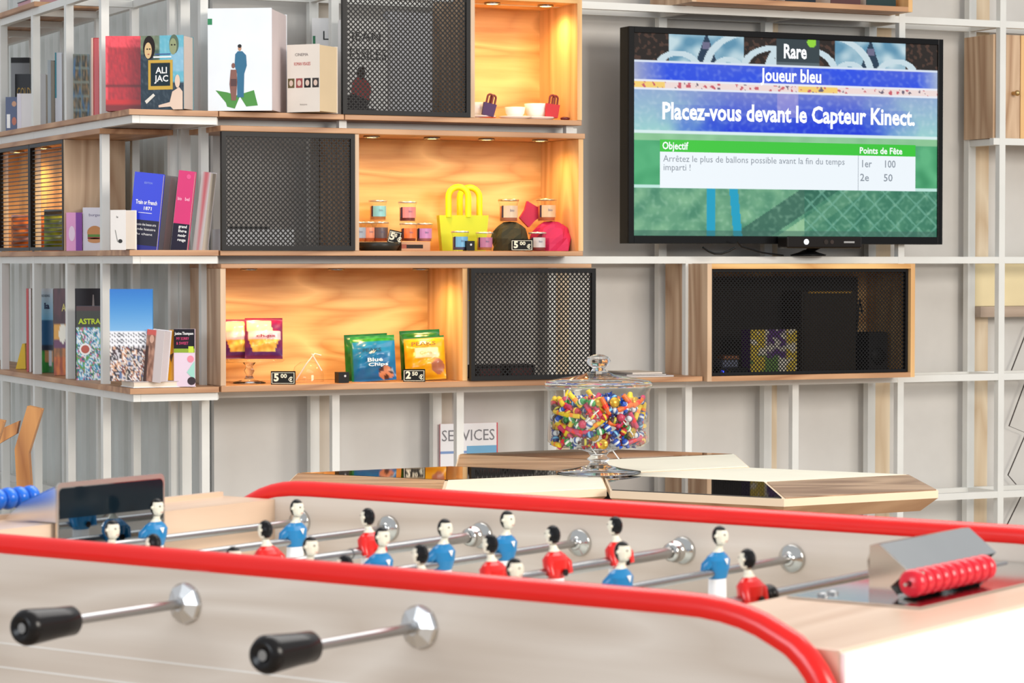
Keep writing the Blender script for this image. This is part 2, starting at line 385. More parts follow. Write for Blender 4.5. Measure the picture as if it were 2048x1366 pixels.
# ================================================================== TELEVISION AND SENSOR
def tvfn(s, t):
    n = nz(s*1.6, t, 14, 3); n2 = nz(s*1.6, t, 45, 9); n3 = nz(s, t, 4, 1)
    if t < 0.135:
        c = (38, 30, 26)
        if n2 > 0.18: c = (78, 56, 46)
        for cx in (0.23, 0.77):
            d = abs(s-cx)
            if d < 0.12: c = mixc((96, 150, 180), (200, 224, 232), 0.5+n*1.2)
            if d < 0.03*(t/0.135)+0.004: c = (34, 60, 84)
            if d < 0.012 and 0.03 < t < 0.07: c = (110, 110, 140)
        for cx, r in ((0.45, 0.10), (0.40, 0.17), (0.55, 0.10), (0.60, 0.17), (0.14, 0.06), (0.86, 0.06), (0.30, 0.04), (0.70, 0.04)):
            rr = sqrt((s-cx)**2 + ((t-0.16)*0.9)**2)
            if abs(rr - r) < 0.012: c = (206, 226, 234)
        if 0.455 < s < 0.60: c = (52, 66, 72) if t < 0.12 else (90, 104, 110)
        if (s-0.572)**2 + ((t-0.012)*0.56)**2 < 0.00022: c = (150, 220, 60)
        return c
    if t < 0.142: return (226, 236, 250)
    if t < 0.228:
        k = min(1, abs(s-0.5)*2); c = mixc((44, 84, 236), (98, 110, 216), 0.5+n3*1.2)
        if 0.10 < s < 0.40 or s > 0.64: c = mixc((16, 66, 236), c, max(0, 0.20-(t-0.142))*8*0.6)
        if s < 0.1: c = mixc((168, 176, 206), c, s/0.1)
        if s > 0.93: c = mixc(c, (168, 186, 220), (s-0.93)/0.07)
        return mixc(c, (255, 255, 255), max(0, n2*0.35))
    if t < 0.240: return (240, 243, 252)
    if t < 0.266:
        if n2 > 0.3: return (206, 96, 110)
        if n2 < -0.38: return (110, 100, 120)
        if s < 0.1 or 0.53 < s < 0.66: return (252, 214, 120)
        return (246, 226, 222)
    if t < 0.278: return (238, 242, 252)
    if t < 0.478:
        f = (t-0.278)/0.2; c = mixc((120, 132, 214), (22, 60, 224), f*1.1 + n3*0.4)
        k = abs(s-0.51)/0.5
        edge = mixc((150, 178, 216), (160, 214, 214), f)
        c = mixc(c, edge, (k-0.42)*2.2 + (0.25 if f < 0.35 else 0)*k + n*0.2)
        if 0.46 < s < 0.53 and f < 0.6: c = mixc(c, (196, 176, 226), 0.5)
        return mixc(c, (255, 255, 255), max(0, n2*0.3))
    if t < 0.492: return (224, 246, 246)
    g = mixc((58, 150, 100), (96, 186, 132), 0.5+n*0.9+n3*0.7)
    if t < 0.53: g = mixc(g, (186, 224, 178), 0.6)
    elif t < 0.76 and s < 0.1: g = mixc(g, (76, 180, 120), 0.4)
    if 0.748 < t < 0.762: return (200, 240, 230)
    if t > 0.76:
        g = mixc((74, 140, 110), (130, 186, 146), 0.5+n*0.9)
        d = (s-0.36) - (1-t)*0.95
        if 0 < d+0.05 < 0.13: g = mixc(g, (48, 96, 82), 0.75)
        if 0.15 < d+0.05 < 0.23: g = mixc(g, (160, 206, 160), 0.8)
        if s > 0.55: g = mixc(g, (30, 104, 82), 0.55)
        if s > 0.55 and (abs(((s*14+t*9) % 1)-0.5) < 0.06 or abs(((s*14-t*9) % 1)-0.5) < 0.06): g = mixc(g, (130, 190, 170), 0.5)
        g = mixc(g, (180, 220, 190), max(0, n2*0.5))
        for cx in (0.246, 0.325+ (t-0.88)*0.06):
            if abs(s-cx) < 0.014: g = (24, 164, 200)
        if t > 0.97: g = mixc(g, (60, 100, 90), 0.5)
    return g
TVV = 0.07; TVU0, TVZ1 = hv(1258, 52, TVV); TVU1 = hv(1885, 487, TVV)[0]; TVZ0 = hv(1258, 487, TVV)[1]
tw, thh = TVU1-TVU0, TVZ1-TVZ0
tv = thing('television', 'black flat television on the wall showing a blue and green football game', 'television', W(TVU0, TVV, TVZ0), TH)
b = MB(); TVB = P(12, 12, 13, 0.25); fw = 0.017
b.box(0, tw, 0.006, 0.055, 0, thh, TVB)
b.box(0, fw, 0, 0.006, 0, thh, TVB); b.box(tw-fw, tw, 0, 0.006, 0, thh, TVB); b.box(fw, tw-fw, 0, 0.006, 0, 0.022, TVB); b.box(fw, tw-fw, 0, 0.006, thh-fw, thh, TVB)
b.text('SAMSUNG', 0.012, tw/2, 0.007, P(200, 196, 180, 0.3), width=0.06, align='CENTER')
b.build('bezel', tv, bevel=0.0012)
MB().box(0.3, 0.7, 0.055, 0.252, 0.18, 0.42, BLACK).build('wall_mount', tv)
sx0, sx1, sz0, sz1 = fw, tw-fw, 0.022, thh-fw
SW, SH = sx1-sx0, sz1-sz0
SCR = attr_mat('screen_picture', emit=0.76, rough=0.12)
b = MB().picture(sx0, sx1, sz0, sz1, tvfn, 330, 200, y=0.0055, mat=SCR)
TX = lambda a: sx0 + SW*a
TZ = lambda a: sz1 - SH*a
SWHT = E(250, 252, 255, 0.85); SGR = E(14, 196, 20, 0.78); SGY = E(130, 140, 152, 0.8)
def srect(a0, a1, t0, t1, mat, y): b.add([(TX(a0), y, TZ(t1)), (TX(a1), y, TZ(t1)), (TX(a1), y, TZ(t0)), (TX(a0), y, TZ(t0))], [(0,1,2,3)], mat)
srect(0.083, 0.925, 0.583, 0.762, E(236, 244, 250, 0.80), 0.0051)
srect(0.083, 0.925, 0.523, 0.583, SGR, 0.0051)
srect(0.7285, 0.7300, 0.583, 0.762, SGY, 0.0048)
def st(txt, a, t, size, wd, mat=SWHT, bold=0.0): b.text(txt, size, TX(a), TZ(t), mat, width=wd*SW, y=0.0047, bold=bold)
st('Rare', 0.478, 0.096, 0.056, 0.076, bold=0.03)
st('Joueur bleu', 0.408, 0.216, 0.052, 0.200, bold=0.025)
st('Placez-vous devant le Capteur Kinect.', 0.088, 0.420, 0.066, 0.832, bold=0.03)
st('Objectif', 0.090, 0.570, 0.029, 0.082, bold=0.02)
st('Points de Fête', 0.733, 0.572, 0.026, 0.145, bold=0.02)
st('Arrêtez le plus de ballons possible avant la fin du temps', 0.093, 0.632, 0.026, 0.59, SGY)
st('imparti !', 0.093, 0.675, 0.026, 0.085, SGY)
st('1er', 0.737, 0.642, 0.030, 0.033, SGY, 0.01); st('100', 0.815, 0.642, 0.030, 0.036, SGY, 0.01)
st('2e', 0.735, 0.713, 0.030, 0.030, SGY, 0.01); st('50', 0.815, 0.713, 0.030, 0.030, SGY, 0.01)
b.build('screen', tv)
tag(MB().tube([hv_ for hv_ in [(1.665+0.02*i, 0.03+0.006*sin(i), 1.222-0.018*sin(i/5*pi)) for i in range(6)]], 0.003, BLACK, 8).tube([(1.78, 0.04, 1.24), (1.80, 0.05, 1.225), (1.88, 0.07, 1.208), (1.95, 0.07, 1.20)], 0.0025, BLACK, 8).build('cable', loc=W(0,0,0), rz=TH), 'thin black cable looping under the television', 'cable')
su, sz = hv(1622, 500, 0.09)[0], 1.1985
se = thing('motion_sensor', 'black motion sensor bar standing on the rail under the television', 'sensor', W(su, 0.105, sz), TH)
MB().box(-0.128, 0.122, -0.095, -0.040, 0.022, 0.056, P(26, 22, 20, 0.25)).build('sensor_bar', se, bevel=0.005)
MB().lathe([(0.0,0.0),(0.05,0.0),(0.052,0.004),(0.03,0.010),(0.012,0.018),(0,0.018)], BLACK, 24).tube([(0,0,0.014),(0,-0.045,0.026),(0,-0.06,0.03)], 0.009, BLACK, 10).build('stand', se)
MB().cyl((-0.065, -0.0965, 0.040), 0.008, 0.0015, E(230, 236, 240, 1.2), 'y').cyl((0.0, -0.0965, 0.040), 0.007, 0.0015, P(50, 44, 40, 0.1), 'y').cyl((0.02, -0.0965, 0.040), 0.006, 0.0015, P(60, 50, 46, 0.1), 'y').box(0.06, 0.095, -0.0965, -0.095, 0.037, 0.042, P(150, 150, 150)).build('lens_cluster', se)

# ================================================================== BOOKS AND PRINTED THINGS
def face_width(P0, xr, phi):
    a = (xr - 1024) / F * 1.0
    return (a * P0[1] - P0[0]) / (cos(phi) - a * sin(phi))
def book(label, xl, xr, yt, v, z, phi=0.0, th=0.03, cover=(240,240,240), art=None, spine=None, roll=0.0, lean=0.0, group=None, u=None, name='book', cat='book', pages=(232, 222, 208), pages_only=False):
    yb = 683
    if u is not None:
        vv, _ = hu(xl, 525, u); P0 = W(u, vv, z)
    else:
        uu, _ = hv(xl, 525, v); P0 = W(uu, v, z)
    wdt = face_width(P0, xr, phi)
    # height from the top pixel row at this depth
    d = ray(xl, yt); hgt = CAMZ + d[2] * P0[1] / d[1] - z
    hgt = hgt / cos(roll)
    t = thing(name, label, cat, P0, group=group, rot=(lean, roll, phi))
    ct = 0.0015; cm = P(*cover, 0.35); sm = P(*(spine or cover), 0.35)
    b = MB(); b.box(0, wdt, 0, ct, 0, hgt, cm); b.box(0, wdt, th-ct, th, 0, hgt, sm); b.box(0, ct, ct, th-ct, 0, hgt, sm)
    if art: art(b, wdt, hgt)
    b.build('cover', t)
    MB().box(ct, wdt-0.002, ct, th-ct, 0.002, hgt-0.002, P(*pages, 0.7)).build('page_block', t)
    return t
WT = P(245, 245, 245, 0.4); KT = P(30, 30, 32, 0.4)
def pic(fn, nx=26, nzz=34, box=(0,1,0,1)):
    return lambda b, w, h: b.picture(w*box[0], w*box[1], h*box[2], h*box[3], fn, nx, nzz)
TZ1 = 1.5665
# --- top shelf, left wing
book('grey hardback, tallest at the far left of the top shelf', 24, 62, 115, 0, TZ1, 0.0, 0.02, (110,110,112), lambda b,w,h: b.rect(0,w,h*0.93,h,1,P(50,50,52)), u=0.10)
book('black book with gold lettering and a blue band', 32, 66, 148, 0, TZ1, 0.0, 0.02, (26,24,30), lambda b,w,h: (b.text('GOLD', h*0.25, w*0.1, h*0.60, P(190,150,60), width=w*0.8), b.rect(0,w,h*0.26,h*0.46,1,P(40,96,180))), u=0.07)
book('small dark blue paperback with a portrait on its edge', 13, 36, 194, 0, TZ1-0.001, 0.0, 0.03, (40,60,110), lambda b,w,h: (b.ell(w*0.75,h*0.8,w*0.2,h*0.08,1,P(210,160,130)), b.ell(w*0.75,h*0.3,w*0.2,h*0.12,1,P(200,120,100)), b.rect(w*0.1,w*0.4,h*0.1,h*0.5,1,WT)), u=0.012)
book('white square book in front of the black and gold one', 36, 78, 187, 0, TZ1, 0.0, 0.03, (226,222,222), lambda b,w,h: b.rect(0,w*0.2,0,h,1,P(232,228,240)), u=0.035)
book('grey white book with a dark back edge behind the post', 76, 94, 148, 0, TZ1, -0.25, 0.05, (190,190,190), spine=(40,50,70), u=0.09)
book('slim white book with a navy edge on the top shelf', 97, 104, 120, 0, TZ1, -0.3, 0.03, (180,190,196), spine=(30,44,58), u=0.09)
book('white book with a teal edge on the top shelf', 112, 126, 105, 0, TZ1, 0.0, 0.02, (210,214,224), lambda b,w,h: b.rect(0,w*0.22,h*0.4,h,1,P(60,150,170)), u=0.10)
def collage(s, t):
    c = mixc((52,58,50), (150,120,80), 0.5 + nz(s, t, 9, 5)*1.5)
    if abs((s*4) % 1 - 0.5) > 0.44 or abs((t*5) % 1 - 0.5) > 0.45: c = (130, 140, 128)
    return mixc(c, (60,110,160), max(0, nz(s, t, 6, 8)*1.4))
book('dark book with a collage grid cover left of the red box', 148, 181, 108, 0, TZ1-0.012, 0.10, 0.02, (90,80,74), pic(collage, 18, 30), u=0.02)
# red box and red bag
t = thing('gift_box', 'tall red box standing by the corner post', 'box', W(0.015, hu(184, 525, 0.015)[0], TZ1), rot=(0,0,0.0))
MB().box(0, 0.006, 0, 0.10, 0, 0.207, P(232,196,180)).box(0.006, 0.022, 0, 0.10, 0, 0.207, P(186,14,20,0.3)).build('shell', t, bevel=0.002)
def redbag(s, t):
    c = mixc((196, 30, 44), (150, 22, 36), 0.5+nz(s, t, 16, 2)*0.9)
    if t < 0.14 or s < 0.08: c = mixc((240, 70, 84), c, max(0, nz(s, t, 20, 1)))
    if 0.665 < t < 0.685: c = (104, 8, 20)
    if t > 0.93: c = (120, 6, 14)
    elif t > 0.86: c = (196, 20, 24)
    return c
def redart(b, w, h): b.picture(0, w, 0, h, redbag, 24, 30)
book('glossy red padded album with a strap across it', 213, 284, 72, 0.13, TZ1, 0.03, 0.045, (196,24,34), redart, name='album', cat='album')
def portrait(b, w, h):
    def fn(s, t):
        c = (70, 96, 84) if s < 0.45 else (104, 182, 204)
        if t > 0.62 or (s < 0.3 and t > 0.25): c = (38, 56, 70)
        if s > 0.7 and t > 0.15 and t < 0.5: c = (138, 190, 216)
        if s < 0.45 and t < 0.2: c = mixc((130, 140, 110), c, 0.3)
        return mixc(c, (255,255,255), max(0, nz(s,t,18,4)*0.3))
    b.picture(0, w, 0, h, fn, 26, 34)
    sk = P(222, 190, 140); dk = P(42, 34, 34); gr = P(150, 160, 120); pk = P(232, 206, 186)
    b.ell(w*0.20, h*0.84, w*0.14, h*0.16, 2, dk); b.ell(w*0.18, h*0.80, w*0.085, h*0.11, 3, sk)
    b.ell(w*0.16, h*0.82, w*0.02, h*0.01, 4, dk); b.ell(w*0.22, h*0.82, w*0.02, h*0.01, 4, dk); b.ell(w*0.19, h*0.75, w*0.025, h*0.008, 4, P(180,90,80))
    b.ell(w*0.78, h*0.88, w*0.11, h*0.13, 2, P(90,110,90)); b.ell(w*0.76, h*0.85, w*0.085, h*0.11, 3, gr)
    b.ell(w*0.73, h*0.87, w*0.02, h*0.01, 4, dk); b.ell(w*0.80, h*0.87, w*0.02, h*0.01, 4, dk)
    b.rect(w*0.18, w*0.75, h*0.27, h*0.67, 3, P(206, 168, 66)); b.rect(w*0.24, w*0.69, h*0.32, h*0.63, 4, P(34, 50, 58))
    b.text('ALI', h*0.12, w*0.36, h*0.49, WT, 5, bold=0.02); b.text('JAC', h*0.12, w*0.34, h*0.38, WT, 5, bold=0.02)
    b.rect(w*0.30, w*0.72, h*0.70, h*0.72, 3, WT); b.rect(w*0.34, w*0.70, h*0.74, h*0.755, 3, P(60,90,150))
    b.ell(w*0.86, h*0.38, w*0.06, h*0.09, 4, pk)
    b.patch([(w*0.76,0),(w*0.98,0),(w*0.98,h*0.24),(w*0.90,h*0.30),(w*0.74,h*0.24),(w*0.68,h*0.10),(w*0.42,h*0.06),(w*0.42,h*0.03),(w*0.70,h*0.04)], 4, pk)
    b.patch([(w*0.10,h*0.12),(w*0.30,h*0.22),(w*0.34,h*0.19),(w*0.14,h*0.08)], 4, P(230,226,216))
book('paperback with two painted figures and a gold framed title', 283, 369, 72, 0.055, TZ1, -0.28, 0.065, (104,150,160), portrait, pages=(206,190,180))
# --- top shelf, right wing
def suit(b, w, h):
    b.patch([(w*0.12,h*0.20),(w*0.30,h*0.18),(w*0.45,h*0.15),(w*0.72,h*0.20),(w*0.78,h*0.05),(w*0.60,h*0.04),(w*0.50,h*0.14),(w*0.42,h*0.02),(w*0.30,h*0.04),(w*0.28,h*0.08)], 1, P(70, 140, 56))
    bl = P(36, 104, 140); sk = P(190, 140, 110); br = P(130, 84, 74)
    b.ell(w*0.50, h*0.61, w*0.027, h*0.028, 2, sk); b.ell(w*0.50, h*0.63, w*0.03, h*0.018, 3, KT)
    b.patch([(w*0.47,h*0.58),(w*0.43,h*0.55),(w*0.42,h*0.44),(w*0.46,h*0.36),(w*0.46,h*0.13),(w*0.56,h*0.13),(w*0.57,h*0.36),(w*0.61,h*0.44),(w*0.60,h*0.54),(w*0.54,h*0.58)], 2, bl)
    b.ell(w*0.40, h*0.44, w*0.028, h*0.026, 3, br); b.patch([(w*0.36,h*0.40),(w*0.34,h*0.26),(w*0.37,h*0.10),(w*0.44,h*0.10),(w*0.46,h*0.28),(w*0.45,h*0.40)], 3, br)
    b.rect(w*0.36, w*0.45, h*0.24, h*0.31, 4, P(80,50,50)); b.rect(0.0, w*0.07, h*0.84, h*0.90, 1, P(30,130,80))
book('large white book with a man in a blue suit and a child on its cover', 417, 545, 17, 0.02, TZ1, -0.12, 0.19, (224,230,236), suit, pages=(214,200,200))
def beige(b, w, h):
    b.text('CINEMA', h*0.06, w*0.25, h*0.83, P(120,110,110), width=w*0.4); b.text('ROMAN VISAGES', h*0.07, w*0.22, h*0.69, P(190,60,60), width=w*0.5)
    for i, c in enumerate(((96,84,50), (150,70,70), (40,40,42), (60,56,56))):
        b.rect(w*(0.03+i*0.25), w*(0.03+i*0.25+0.2), h*0.36, h*0.50, 1, P(*c)); b.ell(w*(0.13+i*0.25), h*0.43, w*0.06, h*0.045, 2, P(214,190,176))
    b.text('histoire', h*0.04, w*0.4, h*0.10, P(150,140,136))
book('thick cream book with four small portraits on its cover', 575, 640, 90, 0.0, TZ1, -0.42, 0.10, (226,218,208), beige, pages=(222,200,164))
def life(b, w, h):
    b.rect(w*0.03, w*0.12, h*0.74, h*0.82, 1, P(30,120,80)); b.text('LA', h*0.13, w*0.36, h*0.78, KT, width=w*0.5); b.text('FILMS', h*0.26, w*0.12, h*0.53, P(96,70,60), width=w*0.8)
book('white book with large grey capitals behind the cream book', 625, 682, 36, 0.18, TZ1, 0.0, 0.03, (222,222,222), life)
def seated(b, w, h):
    b.text('JEAN', h*0.13, w*0.15, h*0.78, KT, width=w*0.7); b.text('ESSILES', h*0.17, w*0.1, h*0.58, KT, width=w*0.85)
    b.ell(w*0.38, h*0.44, w*0.10, h*0.07, 2, P(52,34,30)); b.patch([(w*0.20,h*0.36),(w*0.30,h*0.40),(w*0.50,h*0.38),(w*0.62,h*0.28),(w*0.56,h*0.16),(w*0.22,h*0.14),(w*0.14,h*0.26)], 2, P(160,40,40))
    b.patch([(w*0.0,h*0.20),(w*0.2,h*0.22),(w*0.6,h*0.15),(w*0.5,h*0.08),(w*0.9,h*0.04),(w*0.9,0),(0,0)], 3, P(48,44,48))
book('white book with a seated person in red behind the top mesh door', 690, 776, 38, 0.03, TZ1, TH*0.95, 0.05, (238,238,238), seated)
book('pale grey album standing right of the red shirt book behind the mesh', 778, 864, 22, 0.06, TZ1, TH*0.95, 0.04, (206,208,216))
# --- middle corner shelf
Z2 = 1.2115
book('pink and purple book with a white oval cover', 133, 165, 425, 0, Z2, 0.0, 0.03, (226,150,204), lambda b,w,h: (b.rect(w*0.6,w,0,h,1,P(130,56,160)), b.ell(w*0.35,h*0.45,w*0.2,h*0.2,2,P(238,214,236))), u=-0.002)
def burger(b, w, h):
    b.ell(w*0.5, h*0.42, w*0.32, h*0.16, 1, P(206,140,80)); b.rect(w*0.2, w*0.8, h*0.32, h*0.38, 2, P(90,140,50)); b.rect(w*0.2, w*0.8, h*0.27, h*0.32, 2, P(150,50,40)); b.ell(w*0.5, h*0.24, w*0.3, h*0.06, 2, P(214,150,96)); b.text('burger', h*0.09, w*0.25, h*0.8, P(120,110,150), width=w*0.5)
book('small white cookbook with a burger on its cover', 166, 214, 415, 0, Z2, 0.0, 0.025, (222,220,232), burger, u=0.04)
book('small white booklet with a thin branch drawing', 221, 252, 420, 0.015, Z2, -0.38, 0.055, (240,236,232), lambda b,w,h: (b.ell(w*0.65,h*0.22,w*0.14,h*0.05,1,P(60,60,60)), b.patch([(w*0.3,h*0.5),(w*0.34,h*0.5),(w*0.5,h*0.2),(w*0.46,h*0.2)],1,P(120,120,116)), b.text('le', h*0.08, w*0.4, h*0.8, KT)))
def blue(b, w, h):
    b.rect(0, w, 0, h*0.40, 1, P(44,44,62)); b.rect(0, w, h*0.00, h*0.08, 2, P(24,30,130))
    b.text("Train or French", h*0.075, w*0.13, h*0.60, WT, 3, width=w*0.74, bold=0.02); b.text("1871", h*0.06, w*0.40, h*0.53, WT, 3, bold=0.02)
    b.text("EDITION", h*0.035, w*0.36, h*0.86, P(150,170,240), 3, width=w*0.28); b.rect(w*0.25, w*0.72, h*0.488, h*0.494, 3, WT)
    b.text('le musée des beaux arts', h*0.045, w*0.1, h*0.33, WT, 3, width=w*0.8); b.text('grande histoire', h*0.045, w*0.1, h*0.27, WT, 3, width=w*0.8); b.text('du chant', h*0.04, w*0.2, h*0.21, WT, 3, width=w*0.6)
book('bright blue paperback leaning with a dark lower band', 255, 313, 343, 0.05, Z2, 0.0, 0.03, (22,48,206), blue, roll=0.10)
book('grey hardback leaning behind the bright blue paperback', 303, 326, 350, 0.09, Z2, -0.30, 0.045, (128,124,126), roll=0.12, pages=(190,184,184))
def mag(b, w, h):
    b.rect(0, w, 0, h*0.34, 1, P(34,30,50)); b.text('bio', h*0.06, w*0.1, h*0.63, P(255,180,210), 3, width=w*0.25, bold=0.02); b.text('bel', h*0.06, w*0.55, h*0.63, P(255,180,210), 3, width=w*0.28, bold=0.02)
    for i, s_ in enumerate(('grand', 'livre', 'noir', 'rouge')): b.text(s_, h*0.05, w*0.35, h*(0.29-i*0.055), WT, 3, width=w*0.5, bold=0.02)
    b.ell(w*0.65, h*0.93, w*0.14, h*0.03, 3, P(226,80,140))
book('magenta paperback leaning with a black lower label', 341, 374, 340, 0.03, Z2, 0.0, 0.03, (206,10,104), mag, roll=0.11)
def redgrey(b, w, h): b.picture(0, w, 0, h, lambda s, t: mixc((190,186,188), (186,96,104), max(0, 1-abs(s-0.55)*3-(t-0.5)*0.6)), 12, 16)
book('white hardback with a faded red cover, leaning by the post', 385, 404, 343, 0.05, Z2, -0.25, 0.045, (212,206,210), redgrey, roll=0.13)
# --- lower corner shelf
Z3 = 0.8635
tag(MB().prism([(0,0),(0.03,0),(0.028,0.075),(0.02,0.075)], 0, 0.12, P(236,200,40,0.5)).build('paper_bag', loc=W(0.05, hu(30,525,0.05)[0], Z3), rz=0), 'yellow folded paper bag at the far left of the lower shelf', 'paper bag')
book('thin red spined comic at the left of the lower shelf', 52, 57, 577, 0, Z3, 0.0, 0.14, (190,60,60), u=0.03)
book('thin white spined comic beside the red spined one', 57.5, 62, 577, 0, Z3, 0.0, 0.14, (226,214,214), u=0.03)
def laf(b, w, h):
    def fn(s, t):
        if t < 0.38: c = mixc((226,234,244), (120,190,230), t/0.38)
        elif t < 0.75:
            c = (24, 128, 60) if s < 0.45+0.3*sin(t*9) else (24, 90, 140)
            if t > 0.66 and s > 0.3: c = (14, 30, 60)
        else: c = mixc((50,160,50), (20,110,50), s+nz(s,t,8,2)) if s < 0.6 or t > 0.88 else (200,150,100)
        if (s-0.85)**2 + (t-0.83)**2 < 0.01: c = (220, 226, 236)
        return c
    b.picture(0, w, 0, h, fn, 20, 44); b.text('la', h*0.1, w*0.55, h*0.76, P(20,40,90), 3, bold=0.03); b.text('J. VERDIERE', h*0.04, w*0.15, h*0.90, P(60,80,100), 3, width=w*0.7)
book('tall comic with green hills under a pale blue sky', 66, 106, 577, 0, Z3, 0.0, 0.02, (226,232,238), laf, u=0.03)
def artb(b, w, h):
    def fn(s, t):
        if t < 0.42: c = mixc((96,44,56), (60,24,40), nz(s,t,7,1)+0.5)
        elif t < 0.58: c = (232,170,70)
        elif t < 0.68: c = (110,60,100)
        elif t < 0.8: c = mixc((214,130,60), (120,80,50), nz(s,t,9,3)+0.5)
        else: c = mixc((216,120,40), (150,60,30), nz(s,t,9,7)+0.5)
        if (s-0.35)**2 + ((t-0.52)*1.3)**2 < 0.022: c = (252, 250, 236)
        return c
    b.picture(0, w, 0, h, fn, 24, 40); b.text('ART', h*0.12, w*0.32, h*0.74, P(220,206,120), 3, width=w*0.45, bold=0.02)
book('dark red comic titled ART with a glowing lamp', 107, 158, 577, 0, Z3, 0.0, 0.02, (70,30,44), artb, u=0.035)
book('black book with a pale tower drawing at its top', 148, 203, 577, 0, Z3, 0.0, 0.02, (48,42,48), lambda b,w,h: b.patch([(w*0.68,h*0.93),(w*0.72,h*0.93),(w*0.74,h*0.80),(w*0.9,h*0.76),(w*0.5,h*0.76),(w*0.66,h*0.80)],1,P(170,160,160)), u=0.075)
def astr(b, w, h):
    pal = [(60,150,190), (226,240,248), (30,60,110), (140,196,226), (240,240,240), (20,90,120), (206,90,150), (90,160,70), (120,190,226), (244,246,250)]
    def fn(s, t):
        if t < 0.06: return (70,30,30)
        if t < 0.28: return (40, 44, 30)
        k = int((nz(s, t, 7, 3)+nz(s, t, 13, 5)*0.7+1.2)*7) % len(pal); return pal[k]
    b.picture(0, w, 0, h, fn, 30, 54)
    b.text('ASTRAL', h*0.10, w*0.08, h*0.76, P(190,214,40), 3, width=w*0.86, bold=0.03); b.ell(w*0.3, h*0.42, w*0.2, h*0.08, 3, WT); b.ell(w*0.3, h*0.42, w*0.14, h*0.055, 4, P(190,96,80))
book('crowded blue and white comic with yellow title letters', 152, 212, 612, 0, Z3-0.002, 0.0, 0.02, (60,110,140), astr, u=0.012)
def beach(b, w, h):
    def fn(s, t):
        if t < 0.46:
            return mixc((16,110,196), (120,176,222), t/0.46)
        if t < 0.62:
            d = (abs(((s*9+t*22) % 1)-0.5) + abs(((s*9-t*22) % 1)-0.5)); return (60,60,70) if d < 0.34 else (232,234,240)
        n = nz(s, t, 8, 3) + 0.6*nz(s, t, 18, 6)
        pal = [(70,50,56), (214,170,140), (236,232,230), (120,60,50), (90,110,150), (196,186,176), (40,38,44), (206,200,206)]
        return pal[int((n+1.2)*7) % 8]
    b.picture(0, w, 0, h, fn, 34, 60); b.ell(w*0.93, h*0.53, w*0.07, h*0.03, 3, P(24,120,190))
book('tall book with blue sky above a crowd and lattice fence', 219, 305, 578, 0.06, 0.880, 0.0, 0.012, (60,140,200), beach)
t = thing('book', 'white book lying flat at the shelf corner under the small paperbacks', 'book', W(0.012, 0.01, Z3), TH)
MB().box(0, 0.165, 0, 0.11, 0, 0.002, WT).box(0, 0.165, 0, 0.11, 0.014, 0.016, P(190,180,180)).build('cover', t)
MB().box(0.002, 0.163, 0.002, 0.108, 0.002, 0.014, P(228,214,196,0.7)).build('page_block', t)
def woman(b, w, h):
    b.picture(0, w, 0, h, lambda s, t: (206,196,196) if s > 0.5 else (70,50,46) if s < 0.2 and t > 0.3 else (206,96,90) if t < 0.12 else mixc((196,150,130), (120,84,70), nz(s,t,8,2)+0.5), 14, 24)
    b.ell(w*0.32, h*0.82, w*0.13, h*0.08, 3, P(214,170,150))
book('white paperback with a standing woman on its cover', 285, 320, 658, 0.02, 0.881, -0.35, 0.04, (236,234,236), woman, roll=0.10, pages=(214,204,206))
book('mustard yellow paperback between the white and pink ones', 333, 347, 660, 0.03, 0.881, 0.0, 0.02, (226,156,16), lambda b,w,h: b.patch([(w*0.2,h*0.5),(w*0.8,h*0.55),(w*0.5,h*0.35)],1,P(90,60,30)), roll=0.05)
def pinkb(b, w, h):
    b.rect(0, w, h*0.66, h, 1, P(28,24,34)); b.rect(0, w, h*0.59, h*0.66, 1, P(140,170,40)); b.rect(w*0.7, w*0.95, h*0.59, h*0.70, 2, P(196,220,60))
    b.text('Justine Thompson', h*0.07, w*0.05, h*0.90, WT, 3, width=w*0.9, bold=0.02); b.text('MY SORRY', h*0.07, w*0.12, h*0.81, P(236,70,130), 3, width=w*0.6); b.text('& SWEET', h*0.07, w*0.12, h*0.73, P(236,70,130), 3, width=w*0.58)
    b.ell(w*0.8, h*0.48, w*0.16, h*0.06, 2, P(236,140,160)); b.patch([(w*0.62,h*0.25),(w,h*0.45),(w,h*0.1)], 2, P(160,214,200)); b.ell(w*0.85, h*0.10, w*0.2, h*0.07, 3, P(60,50,56))
book('pink paperback with a black title block at the shelf end', 347, 389, 658, 0.015, 0.8645, 0.0, 0.015, (226,206,222), pinkb)
# --- magazines by the jar
for i, (a, c_, lab) in enumerate(((1240, 1345, 'grey magazine on the board behind the candy jar, lowest of three'), (1250, 1330, 'dark magazine lying between two pale ones behind the jar'), (1262, 1322, 'pale magazine on top of the pile behind the jar'))):
    u0 = hv(a, 525, 0.05)[0]; u1 = hv(c_, 525, 0.05)[0]
    t = thing('magazine', lab, 'magazine', W(u0, 0.04, 0.8625+i*0.0045), TH, 'magazines on the board')
    cc = ((150,146,150), (70,64,64), (200,186,170))[i]
    MB().box(0, u1-u0, 0, 0.15, 0, 0.001, P(*cc)).box(0, u1-u0, 0, 0.15, 0.0034, 0.0044, P(*cc)).build('cover', t)
    MB().box(0.001, u1-u0-0.001, 0.001, 0.149, 0.001, 0.0034, P(232,226,220)).build('page_block', t)
